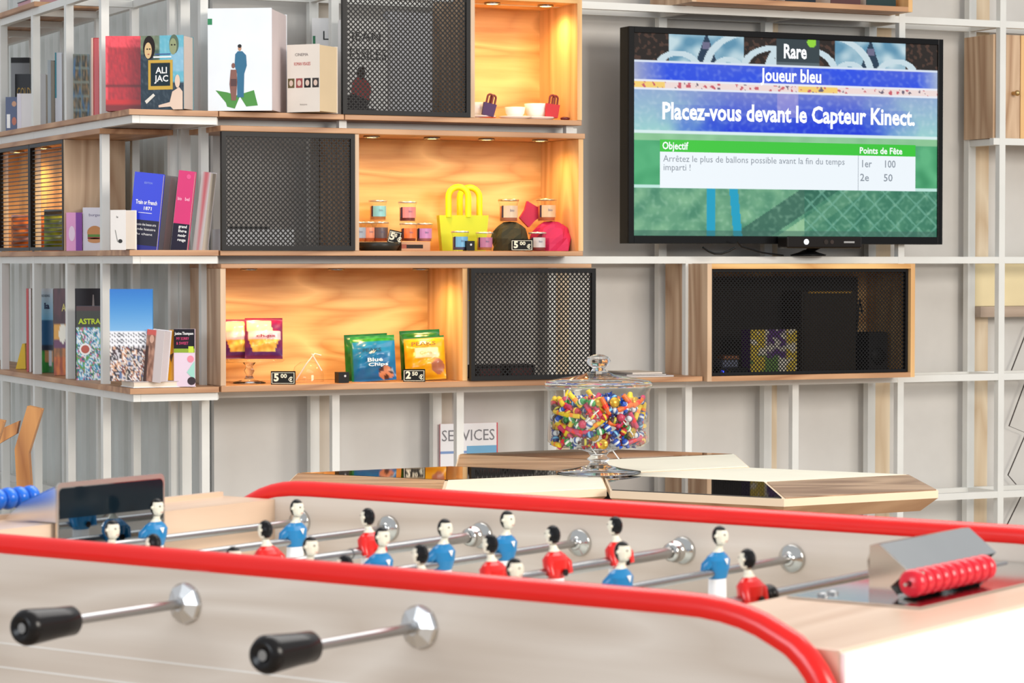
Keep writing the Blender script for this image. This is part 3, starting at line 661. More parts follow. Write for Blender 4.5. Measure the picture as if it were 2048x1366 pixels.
# --- poster with SERVICES
t = thing('notice_board', 'white and blue notice reading SERVICES on the wall behind a post', 'notice', W(0.962, 0.252, 0.4965), TH)
b = MB().box(0, 0.175, 0, 0.004, 0, 0.238, P(206,70,84)).rect(0.0, 0.171, 0, 0.238, 1, P(236,236,240)).rect(0.08, 0.171, 0, 0.175, 2, P(110,170,210)).rect(0.0, 0.08, 0.155, 0.162, 2, P(120,150,200))
b.text('SERVICES', 0.044, 0.003, 0.190, P(120,120,126), 3, width=0.160); b.rect(0.085, 0.14, 0.075, 0.115, 3, WT); b.rect(0.0, 0.05, 0.09, 0.105, 3, P(200,60,80)); b.rect(0.0, 0.05, 0.06, 0.08, 3, P(200,60,80))
b.build('notice_sheet', t)

# ================================================================== SHELF CONTENTS
def PT(x, v): return hv(x, 525, v)[0]
def pxm(x, v): return F / W(PT(x, v), v)[1]
def jar_small(label, xc, wpx, v, z, c1, c2, hpx, group='small glass jars on the middle shelf', lid=(206,204,198)):
    r = wpx/2/pxm(xc, v); H_ = hpx/pxm(xc, v)
    t = thing('glass_jar', label, 'jar', W(PT(xc, v), v, z), TH, group)
    MB().lathe([(0,0.0),(r*0.80,0.0),(r*0.86,H_*0.05),(r*0.88,H_*0.78),(r*0.96,H_*0.84),(r*0.98,H_*0.9)], thin_glass(), 24).build('glass', t)
    MB().lathe([(0,H_*0.04),(r*0.80,H_*0.04),(r*0.80,H_*0.68),(0,H_*0.68)], P(*c2, 0.5), 20).build('filling', t)
    lb = []
    a0, a1 = -pi/2-1.25, -pi/2+1.25
    b = MB(); n = 10; rr = r*0.892
    vs = []; 
    for i in range(n+1):
        a = a0+(a1-a0)*i/n
        vs += [(rr*cos(a), rr*sin(a), H_*0.18), (rr*cos(a), rr*sin(a), H_*0.70)]
    b.add(vs, [(2*i, 2*i+2, 2*i+3, 2*i+1) for i in range(1, n)], P(*c1, 0.4), True)
    b.add(vs, [(0, 2, 3, 1)], P(60,52,70,0.4), True)
    a = -pi/2 - 0.1
    b.text('JAR'[:0] + 'bio', H_*0.16, -r*0.25, H_*0.44, P(90,96,130), y=-rr-0.0006)
    b.build('paper_label', t)
    MB().lathe([(0,H_*0.9),(r,H_*0.9),(r*1.02,H_*0.93),(r*0.97,H_*0.98),(r*0.3,H_),(0,H_)], P(*lid, 0.25, 0.7), 24).build('lid', t)
    return t
ZS = 1.2115
# black dish + small wooden crate
tag(MB().lathe([(0,0.004),(0.045,0.004),(0.058,0.022),(0.061,0.022),(0.048,0),(0,0)], P(44,44,40,0.35), 32).build('black_dish', loc=W(PT(757, 0.08), 0.08, ZS), rz=TH), 'shallow black dish in front of the stacked jars', 'dish')
t = thing('wooden_crate', 'small wooden riser with dark slots holding jars', 'crate', W(PT(803, 0.06), 0.06, ZS), TH)
MB().box(0, 0.083, 0, 0.10, 0, 0.024, OAK).rect(0.008, 0.062, 0.006, 0.016, 1, P(40,26,20)).build('riser', t)
MB().box(0.0, 0.014, -0.001, 0, 0.006, 0.017, P(150,70,40)).build('slot_divider', t)
tag(MB().box(0, 0.15, 0, 0.06, 0, 0.024, OAK).build('wooden_riser', loc=W(PT(716, 0.13), 0.14, ZS), rz=TH), 'low wooden riser under the left stack of jars', 'riser')
zr = ZS+0.024
jar_small('small jar with a blue and orange label beside the mesh door', 716, 36, 0.17, zr, (150,170,196), (206,120,70), 41)
jar_small('small jar with an orange label, second of the lower left row', 737, 36, 0.175, zr, (226,150,120), (206,120,80), 41)
jar_small('small jar behind the slanted black price card', 760, 36, 0.165, zr, (96,84,90), (176,84,50), 41)
jar_small('small jar with a pale blue label topping the left stack', 756, 38, 0.175, zr+0.058, (120,186,206), (196,130,80), 41)
jar_small('small jar with an orange label on the wooden riser', 817, 36, 0.09, zr, (226,116,56), (120,50,30), 38)
jar_small('small jar with a lilac label on the wooden riser', 848, 36, 0.10, zr, (190,130,180), (170,110,120), 38)
jar_small('small jar with a pink and black label topping the riser stack', 815, 38, 0.105, zr+0.054, (230,130,130), (120,50,50), 41)
jar_small('small jar with a blue label in front of the yellow tote', 920, 36, 0.03, ZS, (110,170,206), (90,90,120), 40)
jar_small('small jar with a purple striped label right of the black cube', 969, 36, 0.03, ZS, (180,110,140), (190,120,80), 38)
jar_small('small jar with white label beside the price card and pink bundle', 1075, 36, 0.03, ZS, (200,190,186), (150,70,70), 38)
def pcard(label, x0, x1, z, v, txt, hh=0.028, black=True, tilt=0.0, rz=0.0):
    s_ = pxm(x0, v); w_ = (x1-x0)/s_
    t = thing('price_card', label, 'price card', W(PT(x0, v), v, z), rot=(0, tilt, 0.0+rz), group='black price cards')
    b = MB(); b.prism([(0,0),(hh*0.5,hh),(hh*0.5+0.001,hh),(hh,0)][:0] or [(0,0),(w_,0),(w_,hh),(0,hh)], 0, 0.002, P(28,26,24,0.4))
    b.prism([(0.0,0.0),(w_,0.0),(w_,hh),(0.0,hh)], 0.010, 0.0115, P(28,26,24,0.4)); b.box(0, w_, 0.0, 0.0115, hh-0.0015, hh, P(28,26,24,0.4))
    cr = P(240,232,206,0.5)
    for a in (b.rect(0.002, w_-0.002, 0.002, 0.0032, 1, cr), b.rect(0.002, w_-0.002, hh-0.0045, hh-0.0033, 1, cr), b.rect(0.002, 0.0035, 0.002, hh-0.004, 1, cr), b.rect(w_-0.004, w_-0.0025, 0.002, hh-0.004, 1, cr)): pass
    b.text(txt[0], hh*0.8, w_*0.12, hh*0.26, cr, 2, bold=0.04); b.text(txt[1], hh*0.42, w_*0.40, hh*0.5, cr, 2, bold=0.03, width=w_*0.26); b.text('€', hh*0.5, w_*0.72, hh*0.2, cr, 2, bold=0.03)
    b.build('card', t); return t
pcard('slanted black price card reading 5 by the left jars', 774, 800, zr-0.001, 0.05, ('5', '00'), 0.034, tilt=0.22)
pcard('black price card reading 5 in front of the dark bundle', 1022, 1066, ZS, 0.015, ('5', '00'), 0.031)
pcard('black price card reading 5 under the glass stand', 541, 590, 0.865, 0.02, ('5', '00'), 0.034)
pcard('black price card reading 2 in front of the yellow packet', 806, 850, 0.865, 0.02, ('2', '50'), 0.033)
tag(MB().box(0, 0.024, 0, 0.024, 0, 0.026, BLACK).ell(0.013, 0.016, 0.003, 0.003, 1, P(210,210,210)).build('price_cube', loc=W(PT(930, 0.01), 0.0, ZS), rz=TH), 'tiny black cube between two jars before the yellow tote', 'cube', 'tiny black cubes')
tag(MB().box(0, 0.029, 0, 0.029, 0, 0.028, BLACK).ell(0.018, 0.018, 0.003, 0.003, 1, P(210,210,210)).build('price_cube', loc=W(PT(677, 0.02), 0.02, 0.865), rz=TH), 'tiny black cube left of the blue crisp packet', 'cube', 'tiny black cubes')
# yellow tote
def tote(label, xc, v, z, wt, wb, hb, hh, c, ch, depth=0.05, rz=None, roll=0.0, r=0.006):
    t = thing('tote_bag', label, 'tote bag', W(PT(xc, v), v, z), rot=(0, roll, TH*0.4 if rz is None else rz))
    b = MB(); m = P(*c, 0.55)
    vs = [(-wb/2,0,0),(wb/2,0,0),(wb/2,depth,0),(-wb/2,depth,0),(-wt/2,0.0,hb),(wt/2,0.0,hb),(wt/2,depth,hb),(-wt/2,depth,hb)]
    b.add(vs, [(0,3,2,1),(0,1,5,4),(1,2,6,5),(2,3,7,6),(3,0,4,7)], m); b.add([(x*0.97, y*0.97+0.0008, q) for x, y, q in vs], [(0,1,2,3),(4,5,1,0),(5,6,2,1),(6,7,3,2),(7,4,0,3)], m)
    b.build('body', t)
    for k, (yy, off) in enumerate(((0.003, -0.11*wt), (depth-0.003, 0.17*wt))):
        hw = wt*0.20
        pts = [(off-hw, yy, hb*0.95)] + [(off-hw*cos(pi*i/10), yy, hb+hh-hw + hw*sin(pi*i/10)) for i in range(11)] + [(off+hw, yy, hb*0.95)]
        MB().tube(pts, r, P(*ch, 0.5), 8).build('handle', t)
    return t
tote('lime yellow felt tote bag on the middle shelf', 928, 0.10, ZS, 0.135, 0.118, 0.096, 0.076, (196,206,20), (240,226,10), 0.05, r=0.0085)
# knotted bundles (furoshiki) with jars on them
def bundle(label, xc, v, z, rx, rz_, c, knot=None):
    t = thing('fabric_bundle', label, 'fabric bundle', W(PT(xc, v), v, z), TH*0.5, 'knotted cloth bundles')
    m = P(*c, 0.7, 0, 0.3); vs = []; n = 17; k = 7
    for j in range(k+1):
        a = pi*j/k*0.5
        zz = rz_*sin(a); base = rx*(0.92 + 0.10*sin(2*a))*(1 if j < 3 else cos(a)**0.55)
        for i in range(n):
            th = 2*pi*i/n; f = base*(1+0.13*abs(sin(2.5*th+j*0.35))+0.10*sin(6*th-j*1.3)-0.05)
            vs.append((f*cos(th), f*sin(th)*0.8, zz + (0.0015*sin(7*th) if j else 0)))
    MB_ = MB(); MB_.add(vs, [(j*n+i, j*n+(i+1)%n, (j+1)*n+(i+1)%n, (j+1)*n+i) for j in range(k) for i in range(n)], m, False); MB_.add(vs, [list(range(n))], m)
    MB_.build('wrap', t)
    if knot:
        b = MB(); x, zz, w_, h_ = knot
        b.prism([(x-w_*0.45,zz),(x-w_*0.15,zz-h_*0.35),(x+w_*0.05,zz-h_*0.1),(x+w_*0.6,zz+h_*0.28),(x+w_*0.1,zz+h_*0.42),(x-w_*0.2,zz+h_*0.62),(x-w_*0.28,zz+h_*0.3)], 0.005, 0.02, P(c[0]-20, max(0,c[1]-4), c[2]-14, 0.7))
        b.build('knot_flap', t, bevel=0.003)
    return t
bundle('dark olive cloth bundle with a jar on top', 1020, 0.07, ZS, 0.047, 0.078, (62,58,40))
bundle('raspberry pink cloth bundle at the end of the middle shelf', 1102, 0.07, ZS, 0.052, 0.080, (206,36,84), knot=(-0.048, 0.090, 0.085, 0.075))
jar_small('glass jar with striped label sitting on the dark olive bundle', 1017, 42, 0.07, ZS+0.0785, (216,190,160), (200,120,90), 46, lid=(196,176,140))
jar_small('glass jar with striped label sitting on the pink bundle', 1093, 42, 0.07, ZS+0.0805, (216,180,140), (206,110,70), 46, lid=(196,176,140))
# cups
CER = P(240,238,234,0.2)
def cup(label, xc, v, z, r, h_, saucer=True, hdl=True):
    t = thing('cup', label, 'cup', W(PT(xc, v), v, z), TH, 'white cups in the top lit box')
    MB().lathe([(0,0.006),(r*0.6,0.006),(r*0.9,h_*0.5),(r,h_),(r*0.95,h_),(r*0.84,h_*0.5),(r*0.5,0.012),(0,0.012)], CER, 28).build('bowl', t)
    if hdl: MB().tube([(r*0.9*1+0.012*sin(pi*i/6), 0, h_*(0.25+0.55*i/6)) for i in range(7)], 0.0025, CER, 8).build('handle', t)
    if saucer: MB().lathe([(0,0.0),(r*1.0,0.0),(r*1.6,0.007),(r*1.6,0.009),(r*0.9,0.004),(0,0.005)], CER, 32).build('saucer', t)
cup('white cup behind the purple gift tote, beside the mesh door', 952, 0.10, 1.5665, 0.034, 0.045, hdl=False)
cup('small low white bowl cup in the middle of the top lit box', 1030, 0.07, 1.5665, 0.028, 0.034, hdl=False)
cup('white cup behind the red gift tote', 1073, 0.09, 1.5665, 0.034, 0.046, hdl=False)
tote('tiny purple gift tote tilted against a cup', 976, 0.045, 1.5745, 0.036, 0.032, 0.034, 0.024, (64,24,84), (120,50,40), 0.012, rz=0.25, roll=0.22, r=0.003)
tote('tiny red gift tote leaning on a cup', 1104, 0.045, 1.5745, 0.038, 0.034, 0.036, 0.024, (196,14,30), (130,40,30), 0.012, rz=0.35, roll=0.12, r=0.003)
tag(MB().lathe([(0,0),(0.016,0),(0.024,0.002),(0,0.004)], P(226,84,40,0.4), 24).build('coaster', loc=W(PT(975,0.03),0.03,1.5665), rz=TH), 'flat orange coaster under the purple gift tote', 'coaster')
tag(MB().lathe([(0,0),(0.011,0),(0.014,0.006),(0.006,0.009),(0,0.009)], P(96,20,24,0.4), 16).build('sweet', loc=W(PT(1130,0.03),0.03,1.5665), rz=TH), 'small dark red sweet at the end of the top lit box', 'sweet')
# cake stand, crisp packets
def packet(label, xc, v, z, wd, hg, fn, lean=-0.20, rz=0.0, roll=0.0, texts=(), bulge=0.022, loc=None, group='crisp packets'):
    t = thing('crisp_packet', label, 'crisp packet', loc or W(PT(xc, v), v, z), rot=(lean, roll, rz), group=group)
    def bul(a, c_, sg): 
        e = max(0.0, sin(pi*a))**0.6 * max(0.0, sin(pi*min(1, max(0, (c_-0.06)/0.9))))**0.7
        wr = 0.0022*sin(a*19+c_*7)*e + 0.002*sin(c_*26+a*5)*e
        return sg*(0.0008 + bulge*e + wr) 
    b = MB(); b.picture(-wd/2, wd/2, 0, hg, fn, 28, 34, y=lambda a, c_: bul(a, c_, -1), mat=attr_mat('glossy_foil', rough=0.25))
    b.picture(-wd/2, wd/2, 0, hg, fn, 20, 24, y=lambda a, c_: bul(a, c_, 1), mat=attr_mat('glossy_foil', rough=0.25))
    for (txt, sz_, x_, z_, c_, w_) in texts: b.text(txt, sz_*hg, x_*wd, z_*hg, P(*c_, 0.4), y=-bulge-0.0032, width=w_*wd, bold=0.02)
    b.build('foil_bag', t); return t
def purp(s, t):
    c = mixc((150,30,74), (86,30,92), t*1.2 + nz(s,t,7,2)*0.5)
    if t < 0.04: c = (130,30,50)
    if abs(s-0.36-0.1*t) < 0.33 and 0.08 < t < 0.35: c = (240,200,160)
    if 0.35 < t < 0.55 and 0.1 < s < 0.95: c = (238,196,196)
    if 0.55 < t < 0.85 and abs(s-0.5) < 0.4-(t-0.55)*0.4: c = mixc((244,200,90), (226,160,60), nz(s,t,9,4)+0.5)
    if t > 0.92: c = (110,24,64)
    return c
st_ = thing('cake_stand', 'glass cake stand holding two purple crisp packets', 'cake stand', W(PT(498, 0.10), 0.10, 0.865), TH)
MB().lathe([(0,0.056),(0.088,0.056),(0.092,0.060),(0.090,0.063),(0,0.061)], thin_glass(), 40).build('plate', st_)
MB().lathe([(0,0),(0.042,0),(0.044,0.003),(0.014,0.010),(0.008,0.022),(0.014,0.033),(0.008,0.044),(0.018,0.055),(0,0.055)], solid_glass(), 28).build('stem', st_)
packet('purple and yellow crisp packet at the left on the glass stand', 478, 0.12, 0.929, 0.085, 0.104, purp, rz=0.3)
packet('purple and yellow crisp packet in front on the glass stand', 527, 0.08, 0.929, 0.098, 0.108, purp, rz=0.1, texts=(('chips', 0.1, -0.2, 0.5, (150,50,70), 0.5),))
tag(MB().lathe([(0.001,0.055),(0.02,0.052),(0.035,0.040),(0.042,0.020),(0.043,0.0)], thin_glass(), 28).tube([(-0.035,-0.005,0.005),(-0.01,-0.02,0.05),(0.012,-0.02,0.075),(0.03,-0.02,0.07)], 0.002, P(240,220,200,0.3), 8).tube([(0.028,-0.03,0.03),(0.0,-0.03,0.075)], 0.002, P(240,220,200,0.3), 8).build('clear_dome', loc=W(PT(615,0.12),0.12,0.865), rz=TH), 'clear plastic dome with tongs between the packets', 'dome')
def blueb(s, t):
    if t < 0.14: return mixc((30,120,40), (60,160,60), nz(s,t,9,1)+0.5)
    c = mixc((20,130,170), (10,96,150), t + nz(s,t,6,2)*0.5)
    if s < 0.07: c = (20,110,60)
    if (s-0.78)**2/0.03 + (t-0.84)**2/0.02 < 1: c = (206,130,90) if nz(s,t,8,3) > -0.1 else (70,40,34)
    return c
packet('blue crisp packet with a green top strip', 748, 0.06, 0.8665, 0.118, 0.121, blueb, rz=0.0, roll=-0.06, texts=(('Blue', 0.12, -0.12, 0.40, (240,246,240), 0.34), ('Chips', 0.10, -0.1, 0.30, (240,246,240), 0.44), ('PEAKS', 0.11, -0.22, 0.62, (16,70,90), 0.42)))
packet('green packet hidden behind the blue one', 735, 0.10, 0.8665, 0.115, 0.124, lambda s, t: mixc((30,120,40), (14,80,30), nz(s,t,6,2)+0.5), rz=0.05, lean=-0.12, roll=-0.05)
def yelb(s, t):
    if t < 0.03: return (30,110,40)
    c = mixc((238,176,20), (226,150,16), nz(s,t,6,2)+0.5)
    if 0.27 < t < 0.52 and 0.28 < s < 0.85: c = (250,222,170)
    if (s-0.82)**2/0.025 + (t-0.72)**2/0.03 < 1: c = (170,100,70)
    return c
packet('yellow crisp packet behind the price card', 852, 0.06, 0.8665, 0.108, 0.118, yelb, rz=0.02, roll=-0.06, texts=(('PEAKS', 0.12, -0.32, 0.76, (150,100,20), 0.6), ('Corn', 0.10, -0.12, 0.56, (240,180,120), 0.3)))
packet('green packet showing above the yellow one', 843, 0.10, 0.8665, 0.108, 0.133, lambda s, t: mixc((24,104,30), (14,84,26), nz(s,t,6,2)+0.5), rz=0.02, lean=-0.14, roll=-0.05)
packet('orange snack bag behind the mesh of the left box', 0, 0, 0, 0.16, 0.105, lambda s, t: mixc((206,120,50), (120,60,30), nz(s,t,7,2)+0.5), lean=0, rz=0.0, loc=W(0.075, 1.14, 1.2135), group='snack bags in the left box', bulge=0.02)
packet('green snack bag behind the mesh of the left box', 0, 0, 0, 0.15, 0.115, lambda s, t: mixc((150,160,40), (90,100,40), nz(s,t,7,5)+0.5) if t > 0.15 else (50,40,20), lean=0, rz=0.0, loc=W(0.075, 0.80, 1.2135), group='snack bags in the left box', bulge=0.02)
# things behind the middle and lower mesh doors
tag(MB().box(0,0.19,0,0.10,0,0.055,P(230,232,236)).build('paper_stack', loc=W(0.27,0.05,ZS), rz=TH), 'stack of white paper behind the middle mesh door', 'paper stack')
tag(MB().box(0,0.10,0,0.05,0,0.006,BLACK).build('phone', loc=W(0.30,0.07,ZS+0.0555), rz=TH), 'black slim device on the paper stack behind the mesh', 'device')
for i, (a, lab) in enumerate(((0.985, 'small dark box behind the lower mesh door, left one'), (1.08, 'small dark box behind the lower mesh door, right one'))):
    tag(MB().box(0,0.08,0,0.06,0,0.038,P(34,24,24)).rect(0.01,0.07,0.01,0.028,1,P(90,40,40)).build('small_box', loc=W(a,0.06,0.865), rz=TH, bevel=0.002), lab, 'box', 'small boxes behind the lower mesh door')
# speaker box contents
ZB = 0.8627
sp = thing('speaker', 'large dark speaker in the mesh fronted box', 'speaker', W(2.03, 0.10, ZB), TH)
MB().box(0, 0.185, 0, 0.11, 0, 0.235, P(62,54,46,0.6)).build('cabinet', sp, bevel=0.004)
MB().box(0.006, 0.179, -0.004, 0, 0.006, 0.228, P(58,50,42,0.9,0,0.6)).build('grille', sp)
MB().box(0.02, 0.165, -0.005, 0.0, 0.229, 0.234, P(200,150,50,0.3)).build('trim_strip', sp)
sp = thing('speaker', 'small black speaker at the right end of the mesh fronted box', 'speaker', W(2.245, 0.08, ZB), TH)
MB().box(0, 0.065, 0, 0.07, 0, 0.115, P(36,34,34,0.6)).build('cabinet', sp, bevel=0.003); MB().lathe([(0.0,-0.002),(0.022,-0.004),(0.026,0)], P(20,20,20), 20, (0.032,-0.001,0.045), 'y').build('cone', sp)
sp = thing('speaker', 'small black speaker at the left end of the mesh fronted box', 'speaker', W(1.685, 0.10, ZB), TH)
MB().box(0, 0.035, 0, 0.07, 0, 0.12, P(36,34,34,0.6)).build('cabinet', sp, bevel=0.003); MB().lathe([(0.0,-0.002),(0.012,-0.004),(0.015,0)], P(20,20,20), 20, (0.018,-0.001,0.045), 'y').build('cone', sp)
def gamebox(b, w, h):
    b.picture(0, w, 0, h, lambda s, t: (96,50,130) if abs(s-0.55) < 0.2 and t < 0.7 and nz(s,t,8,1) > -0.1 else (232,200,60) if (s < 0.3 or s > 0.75) and nz(s,t,6,2) > -0.2 else (110,150,70) if t > 0.6 and s < 0.6 else (240,232,216), 24, 24)
t = thing('game_box', 'colourful game box leaning inside the mesh fronted box', 'game box', W(1.822, 0.035, ZB+0.009), TH)
b = MB().box(0, 0.152, 0, 0.05, 0, 0.118, P(90,50,120)); gamebox(b, 0.152, 0.118); b.build('carton', t)
tag(MB().box(0, 0.152, 0, 0.09, 0, 0.008, P(216,200,120)).build('game_box', loc=W(1.822, 0.03, ZB), rz=TH), 'flat pale game box under the colourful one', 'game box')
t = thing('media_player', 'black media player with a small blue light', 'media player', W(1.722, 0.04, ZB), TH)
MB().box(0, 0.095, 0, 0.12, 0, 0.022, BLACK).build('case', t, bevel=0.002); MB().cyl((0.012, -0.0015, 0.010), 0.0045, 0.0015, E(40, 60, 240, 3), 'y').cyl((0.034, -0.0015, 0.010), 0.002, 0.0015, E(180, 190, 90, 1), 'y').build('indicator_lights', t)
tag(MB().box(0, 0.05, 0, 0.05, 0, 0.02, P(110,116,140)).box(0.01, 0.06, 0.01, 0.05, 0.022, 0.032, P(150,90,50)).build('card_box', loc=W(1.74, 0.05, ZB+0.0225), rz=TH), 'small grey and brown card box on the media player', 'box')
tag(MB().box(0, 0.60, 0, 0.006, 0, 0.27, P(52,47,44,0.8)).build('backing_sheet', loc=W(1.69, 0.21, ZB+0.005), rz=TH), 'dark sheet across the back of the speaker box', 'sheet')  # plain dark sheet in front of the wooden back panel
tag(MB().tube([(2.235,0.1,ZB+0.17),(2.225,0.1,ZB+0.21),(2.222,0.1,ZB+0.18),(2.222,0.12,ZB+0.05),(2.222,0.12,ZB)], 0.003, BLACK, 8).build('cable', loc=W(0,0,0), rz=TH), 'black cable standing beside the large speaker', 'cable')
# box above the television content
for i, (a, c_) in enumerate(((1.68,(40,30,34)), (1.80,(54,50,60)), (1.93,(30,40,50)), (2.08,(80,40,40)), (2.2,(40,60,60)))):
    t = thing('book', 'dark book lying at the top edge, %s of five above the television' % ('leftmost','second','middle','fourth','rightmost')[i], 'book', W(a, 0.03, 1.9155), TH, 'books in the top box')
    MB().box(0,0.10,0,0.15,0,0.002,P(*c_)).box(0,0.10,0,0.15,0.026,0.028,P(*c_)).box(0,0.10,0,0.002,0.002,0.026,P(*c_)).build('cover', t)
    MB().box(0.002,0.098,0.002,0.148,0.002,0.026,P(220,214,204)).build('page_block', t)
t = thing('book', 'small book lying flat at the very top left', 'book', W(0.03, 1.0, 1.9155), TH)
MB().box(0,0.12,0,0.2,0,0.002,P(70,66,80)).box(0,0.12,0,0.2,0.02,0.022,P(70,66,80)).build('cover', t); MB().box(0.002,0.118,0.002,0.198,0.002,0.02,P(200,150,160)).build('page_block', t)

# ================================================================== RIGHT EDGE
cb = thing('wall_cabinet', 'wooden wall cabinet with a brass knob at the right edge', 'cabinet', W(2.715, 0.135, 1.552), TH)
MB().box(0, 0.45, 0.012, 0.15, 0, 0.31, OAKZ).build('body', cb)
d = MB().box(0, 0.097, 0, 0.0115, 0, 0.31, OAKZ).build('door', cb)
MB().tube([(0.072,0,0.135),(0.072,-0.02,0.135)], 0.006, P(200,170,120,0.3,1), 12).ball((0.072,-0.022,0.135), 0.009, P(200,170,120,0.3,1)).build('knob', d)
MB().box(0.10, 0.45, 0.0, 0.0115, 0, 0.31, MAPLEZ).build('door', cb)  # warm wood colour standing in for an orange-lit panel beyond the door
tag(MB().box(0, 0.40, 0, 0.05, 0, 0.032, wood('grey_oak', (186,166,148), (150,130,112), 'X')).build('wall_ledge', loc=W(2.745, 0.235, 1.014), rz=TH), 'greyish wooden ledge near the right edge', 'ledge')
tag(MB().box(0, 0.40, 0, 0.02, 0, 0.14, P(236,220,176)).build('cream_board', loc=W(2.745, 0.27, 1.047), rz=TH), 'cream board standing on the greyish ledge', 'board')
zig = []
for (x0, y0) in ((2058,650),(2020,748),(2052,760),(2018,852),(2052,866),(2016,950),(2046,985),(2014,1050)):
    p = hv(x0, y0, 0.29); zig.append((p[0], 0.29, p[1]))
b = MB().tube(zig, 0.002, P(70,62,60), 6)
tag(b.build('cord_lattice', loc=W(0,0,0), rz=TH), 'thin dark cord zigzagging down the wall at the right edge', 'cord')
tag(MB().box(0, 0.05, 0, 0.02, 0, 0.48, P(240,232,218)).build('cream_post', loc=W(2.80, 0.03, 0.0), rz=TH), 'short cream wooden post at the right edge', 'post')

# ================================================================== CHAIR AT THE LEFT EDGE
CW = wood('chair_oak', (196,140,80), (150,96,50), 'Z')
ch = thing('armchair', 'bentwood oak chair cut off by the left edge', 'chair', (-1.405, 6.1, -0.0), 0.0)
for yy in (0.0, -0.46):
    MB().prism([(0.285,0),(0.315,0),(0.302,0.55),(0.290,0.74),(0.322,0.842),(0.288,0.85),(0.258,0.75),(0.268,0.55)], 0, 0.03, CW).build('back_leg', ch, loc=(0,yy,0), bevel=0.002)
    MB().prism([(-0.215,0),(-0.185,0),(-0.185,0.75),(-0.215,0.75)], 0, 0.03, CW).build('front_leg', ch, loc=(0,yy,0), bevel=0.002)
    MB().prism([(-0.215,0.752),(0.14,0.745),(0.21,0.755),(0.262,0.785),(0.268,0.815),(0.20,0.785),(0.12,0.770),(-0.215,0.774)], 0.001, 0.029, CW).build('armrest', ch, loc=(0,yy,0), bevel=0.002)
MB().box(-0.2, 0.27, -0.45, 0.0, 0.42, 0.45, CW).build('seat', ch, bevel=0.006)
MB().box(-0.23, -0.2, -0.45, 0.02, 0.45, 0.84, CW).build('backrest', ch, bevel=0.006)

# ================================================================== HEXAGONAL TABLES
TW = wood('table_walnut', (176,146,118), (128,98,76), 'X', 0.9, 0.35)
CREAM = P(226,222,204,0.4); MIRR = P(120,112,104,0.03,1.0); EDGE = P(226,204,176,0.5); UND = wood('table_under', (196,160,126), (170,132,100), 'X')
def hextable(label, cx, cy, mats, z=0.75, R=0.357):
    t = thing('hexagonal_table', label, 'table', (cx, cy, 0), 0, 'hexagonal mosaic tables')
    V = [(R*cos(radians(30+60*k)), R*sin(radians(30+60*k))) for k in range(6)]
    b = MB(); s1 = 0.985
    top = [(x, y, z-0.006) for x, y in V]; mid = [(x, y, z-0.014) for x, y in V]; low = [(x*0.90, y*0.90, z-0.040) for x, y in V]
    vs = [(x, y, z) for x, y in V] + mid + low
    b.add(vs, [(i, 6+i, 6+(i+1)%6, (i+1)%6)[::-1] for i in range(6)], EDGE); b.add(vs, [(6+i, 12+i, 12+(i+1)%6, 6+(i+1)%6)[::-1] for i in range(6)], UND); b.add(vs, [list(range(17, 11, -1))], UND)
    b.add(vs, [list(range(6))], EDGE)
    b.build('core', t)
    for idx, (m, nm) in zip(((0,1,2),(2,3,4),(4,5,0)), mats):   # back, front left, front right rhombus
        pts = [V[i] for i in idx] + [(0,0)]; c = (sum(p[0] for p in pts)/4, sum(p[1] for p in pts)/4)
        pts = [(c[0]+(p[0]-c[0])*0.978, c[1]+(p[1]-c[1])*0.978) for p in pts]
        MB().prism(pts, z+0.0002, z+0.0022, m, ax='z').build(nm, t)
    MB().lathe([(0,0),(0.17,0),(0.17,0.012),(0.03,0.02),(0.03,z-0.05),(0.12,z-0.041),(0,z-0.041)], BLACK, 28).build('pedestal', t)
    return t
W_, M_, C_ = (TW, 'wood_inlay'), (MIRR, 'mirror_inlay'), (CREAM, 'cream_inlay')
hextable('left hexagonal table with walnut, mirror and cream inlays', -0.129, 5.205, (M_, W_, C_))
hextable('right hexagonal table with its mirror inlay at the front left', 0.4945, 5.165, (C_, M_, W_))
hextable('rear hexagonal table behind the candy jar', 0.19, 5.740, (M_, W_, C_))

# candy jar
JX, JY, JZ = 0.175, 5.36, 0.7525
j = thing('candy_jar', 'footed glass candy jar with knobbed lid on the mosaic tables', 'candy jar', (JX, JY, JZ))
TG = thin_glass()
R0 = 0.1035; B0 = 0.052; B1 = 0.178
MB().lathe([(0.001,B0),(0.05,B0),(R0-0.012,B0+0.004),(R0,B0+0.014),(R0,B1-0.012),(R0+0.006,B1)], TG, 64).lathe([(R0+0.004,B1),(R0-0.004,B1-0.012),(R0-0.004,B0+0.016),(R0-0.014,B0+0.008),(0.001,B0+0.006)], TG, 64).lathe([(R0+0.006,B1),(R0+0.0055,B1+0.0022),(R0+0.004,B1)], solid_glass(), 64).build('bowl', j)
MB().lathe([(0,0),(0.084,0),(0.087,0.002),(0.086,0.005),(0.05,0.010),(0.022,0.017),(0.016,0.024),(0.024,0.030),(0.016,0.036),(0.022,0.044),(0.045,0.0515),(0,0.0515)], solid_glass(), 48).build('foot', j)
MB().lathe([(R0+0.004,B1+0.004),(R0+0.001,B1+0.010),(0.075,B1+0.016),(0.035,B1+0.022),(0.016,B1+0.030),(0.012,B1+0.034)], TG, 64).lathe([(R0+0.005,B1+0.003),(R0+0.006,B1+0.006),(R0+0.003,B1+0.009)], solid_glass(), 64).build('lid', j)
MB().lathe([(0,B1+0.030),(0.016,B1+0.030),(0.012,B1+0.036),(0.020,B1+0.042),(0.025,B1+0.050),(0.021,B1+0.058),(0.010,B1+0.063),(0,B1+0.064)], solid_glass(), 36).build('lid_knob', j)
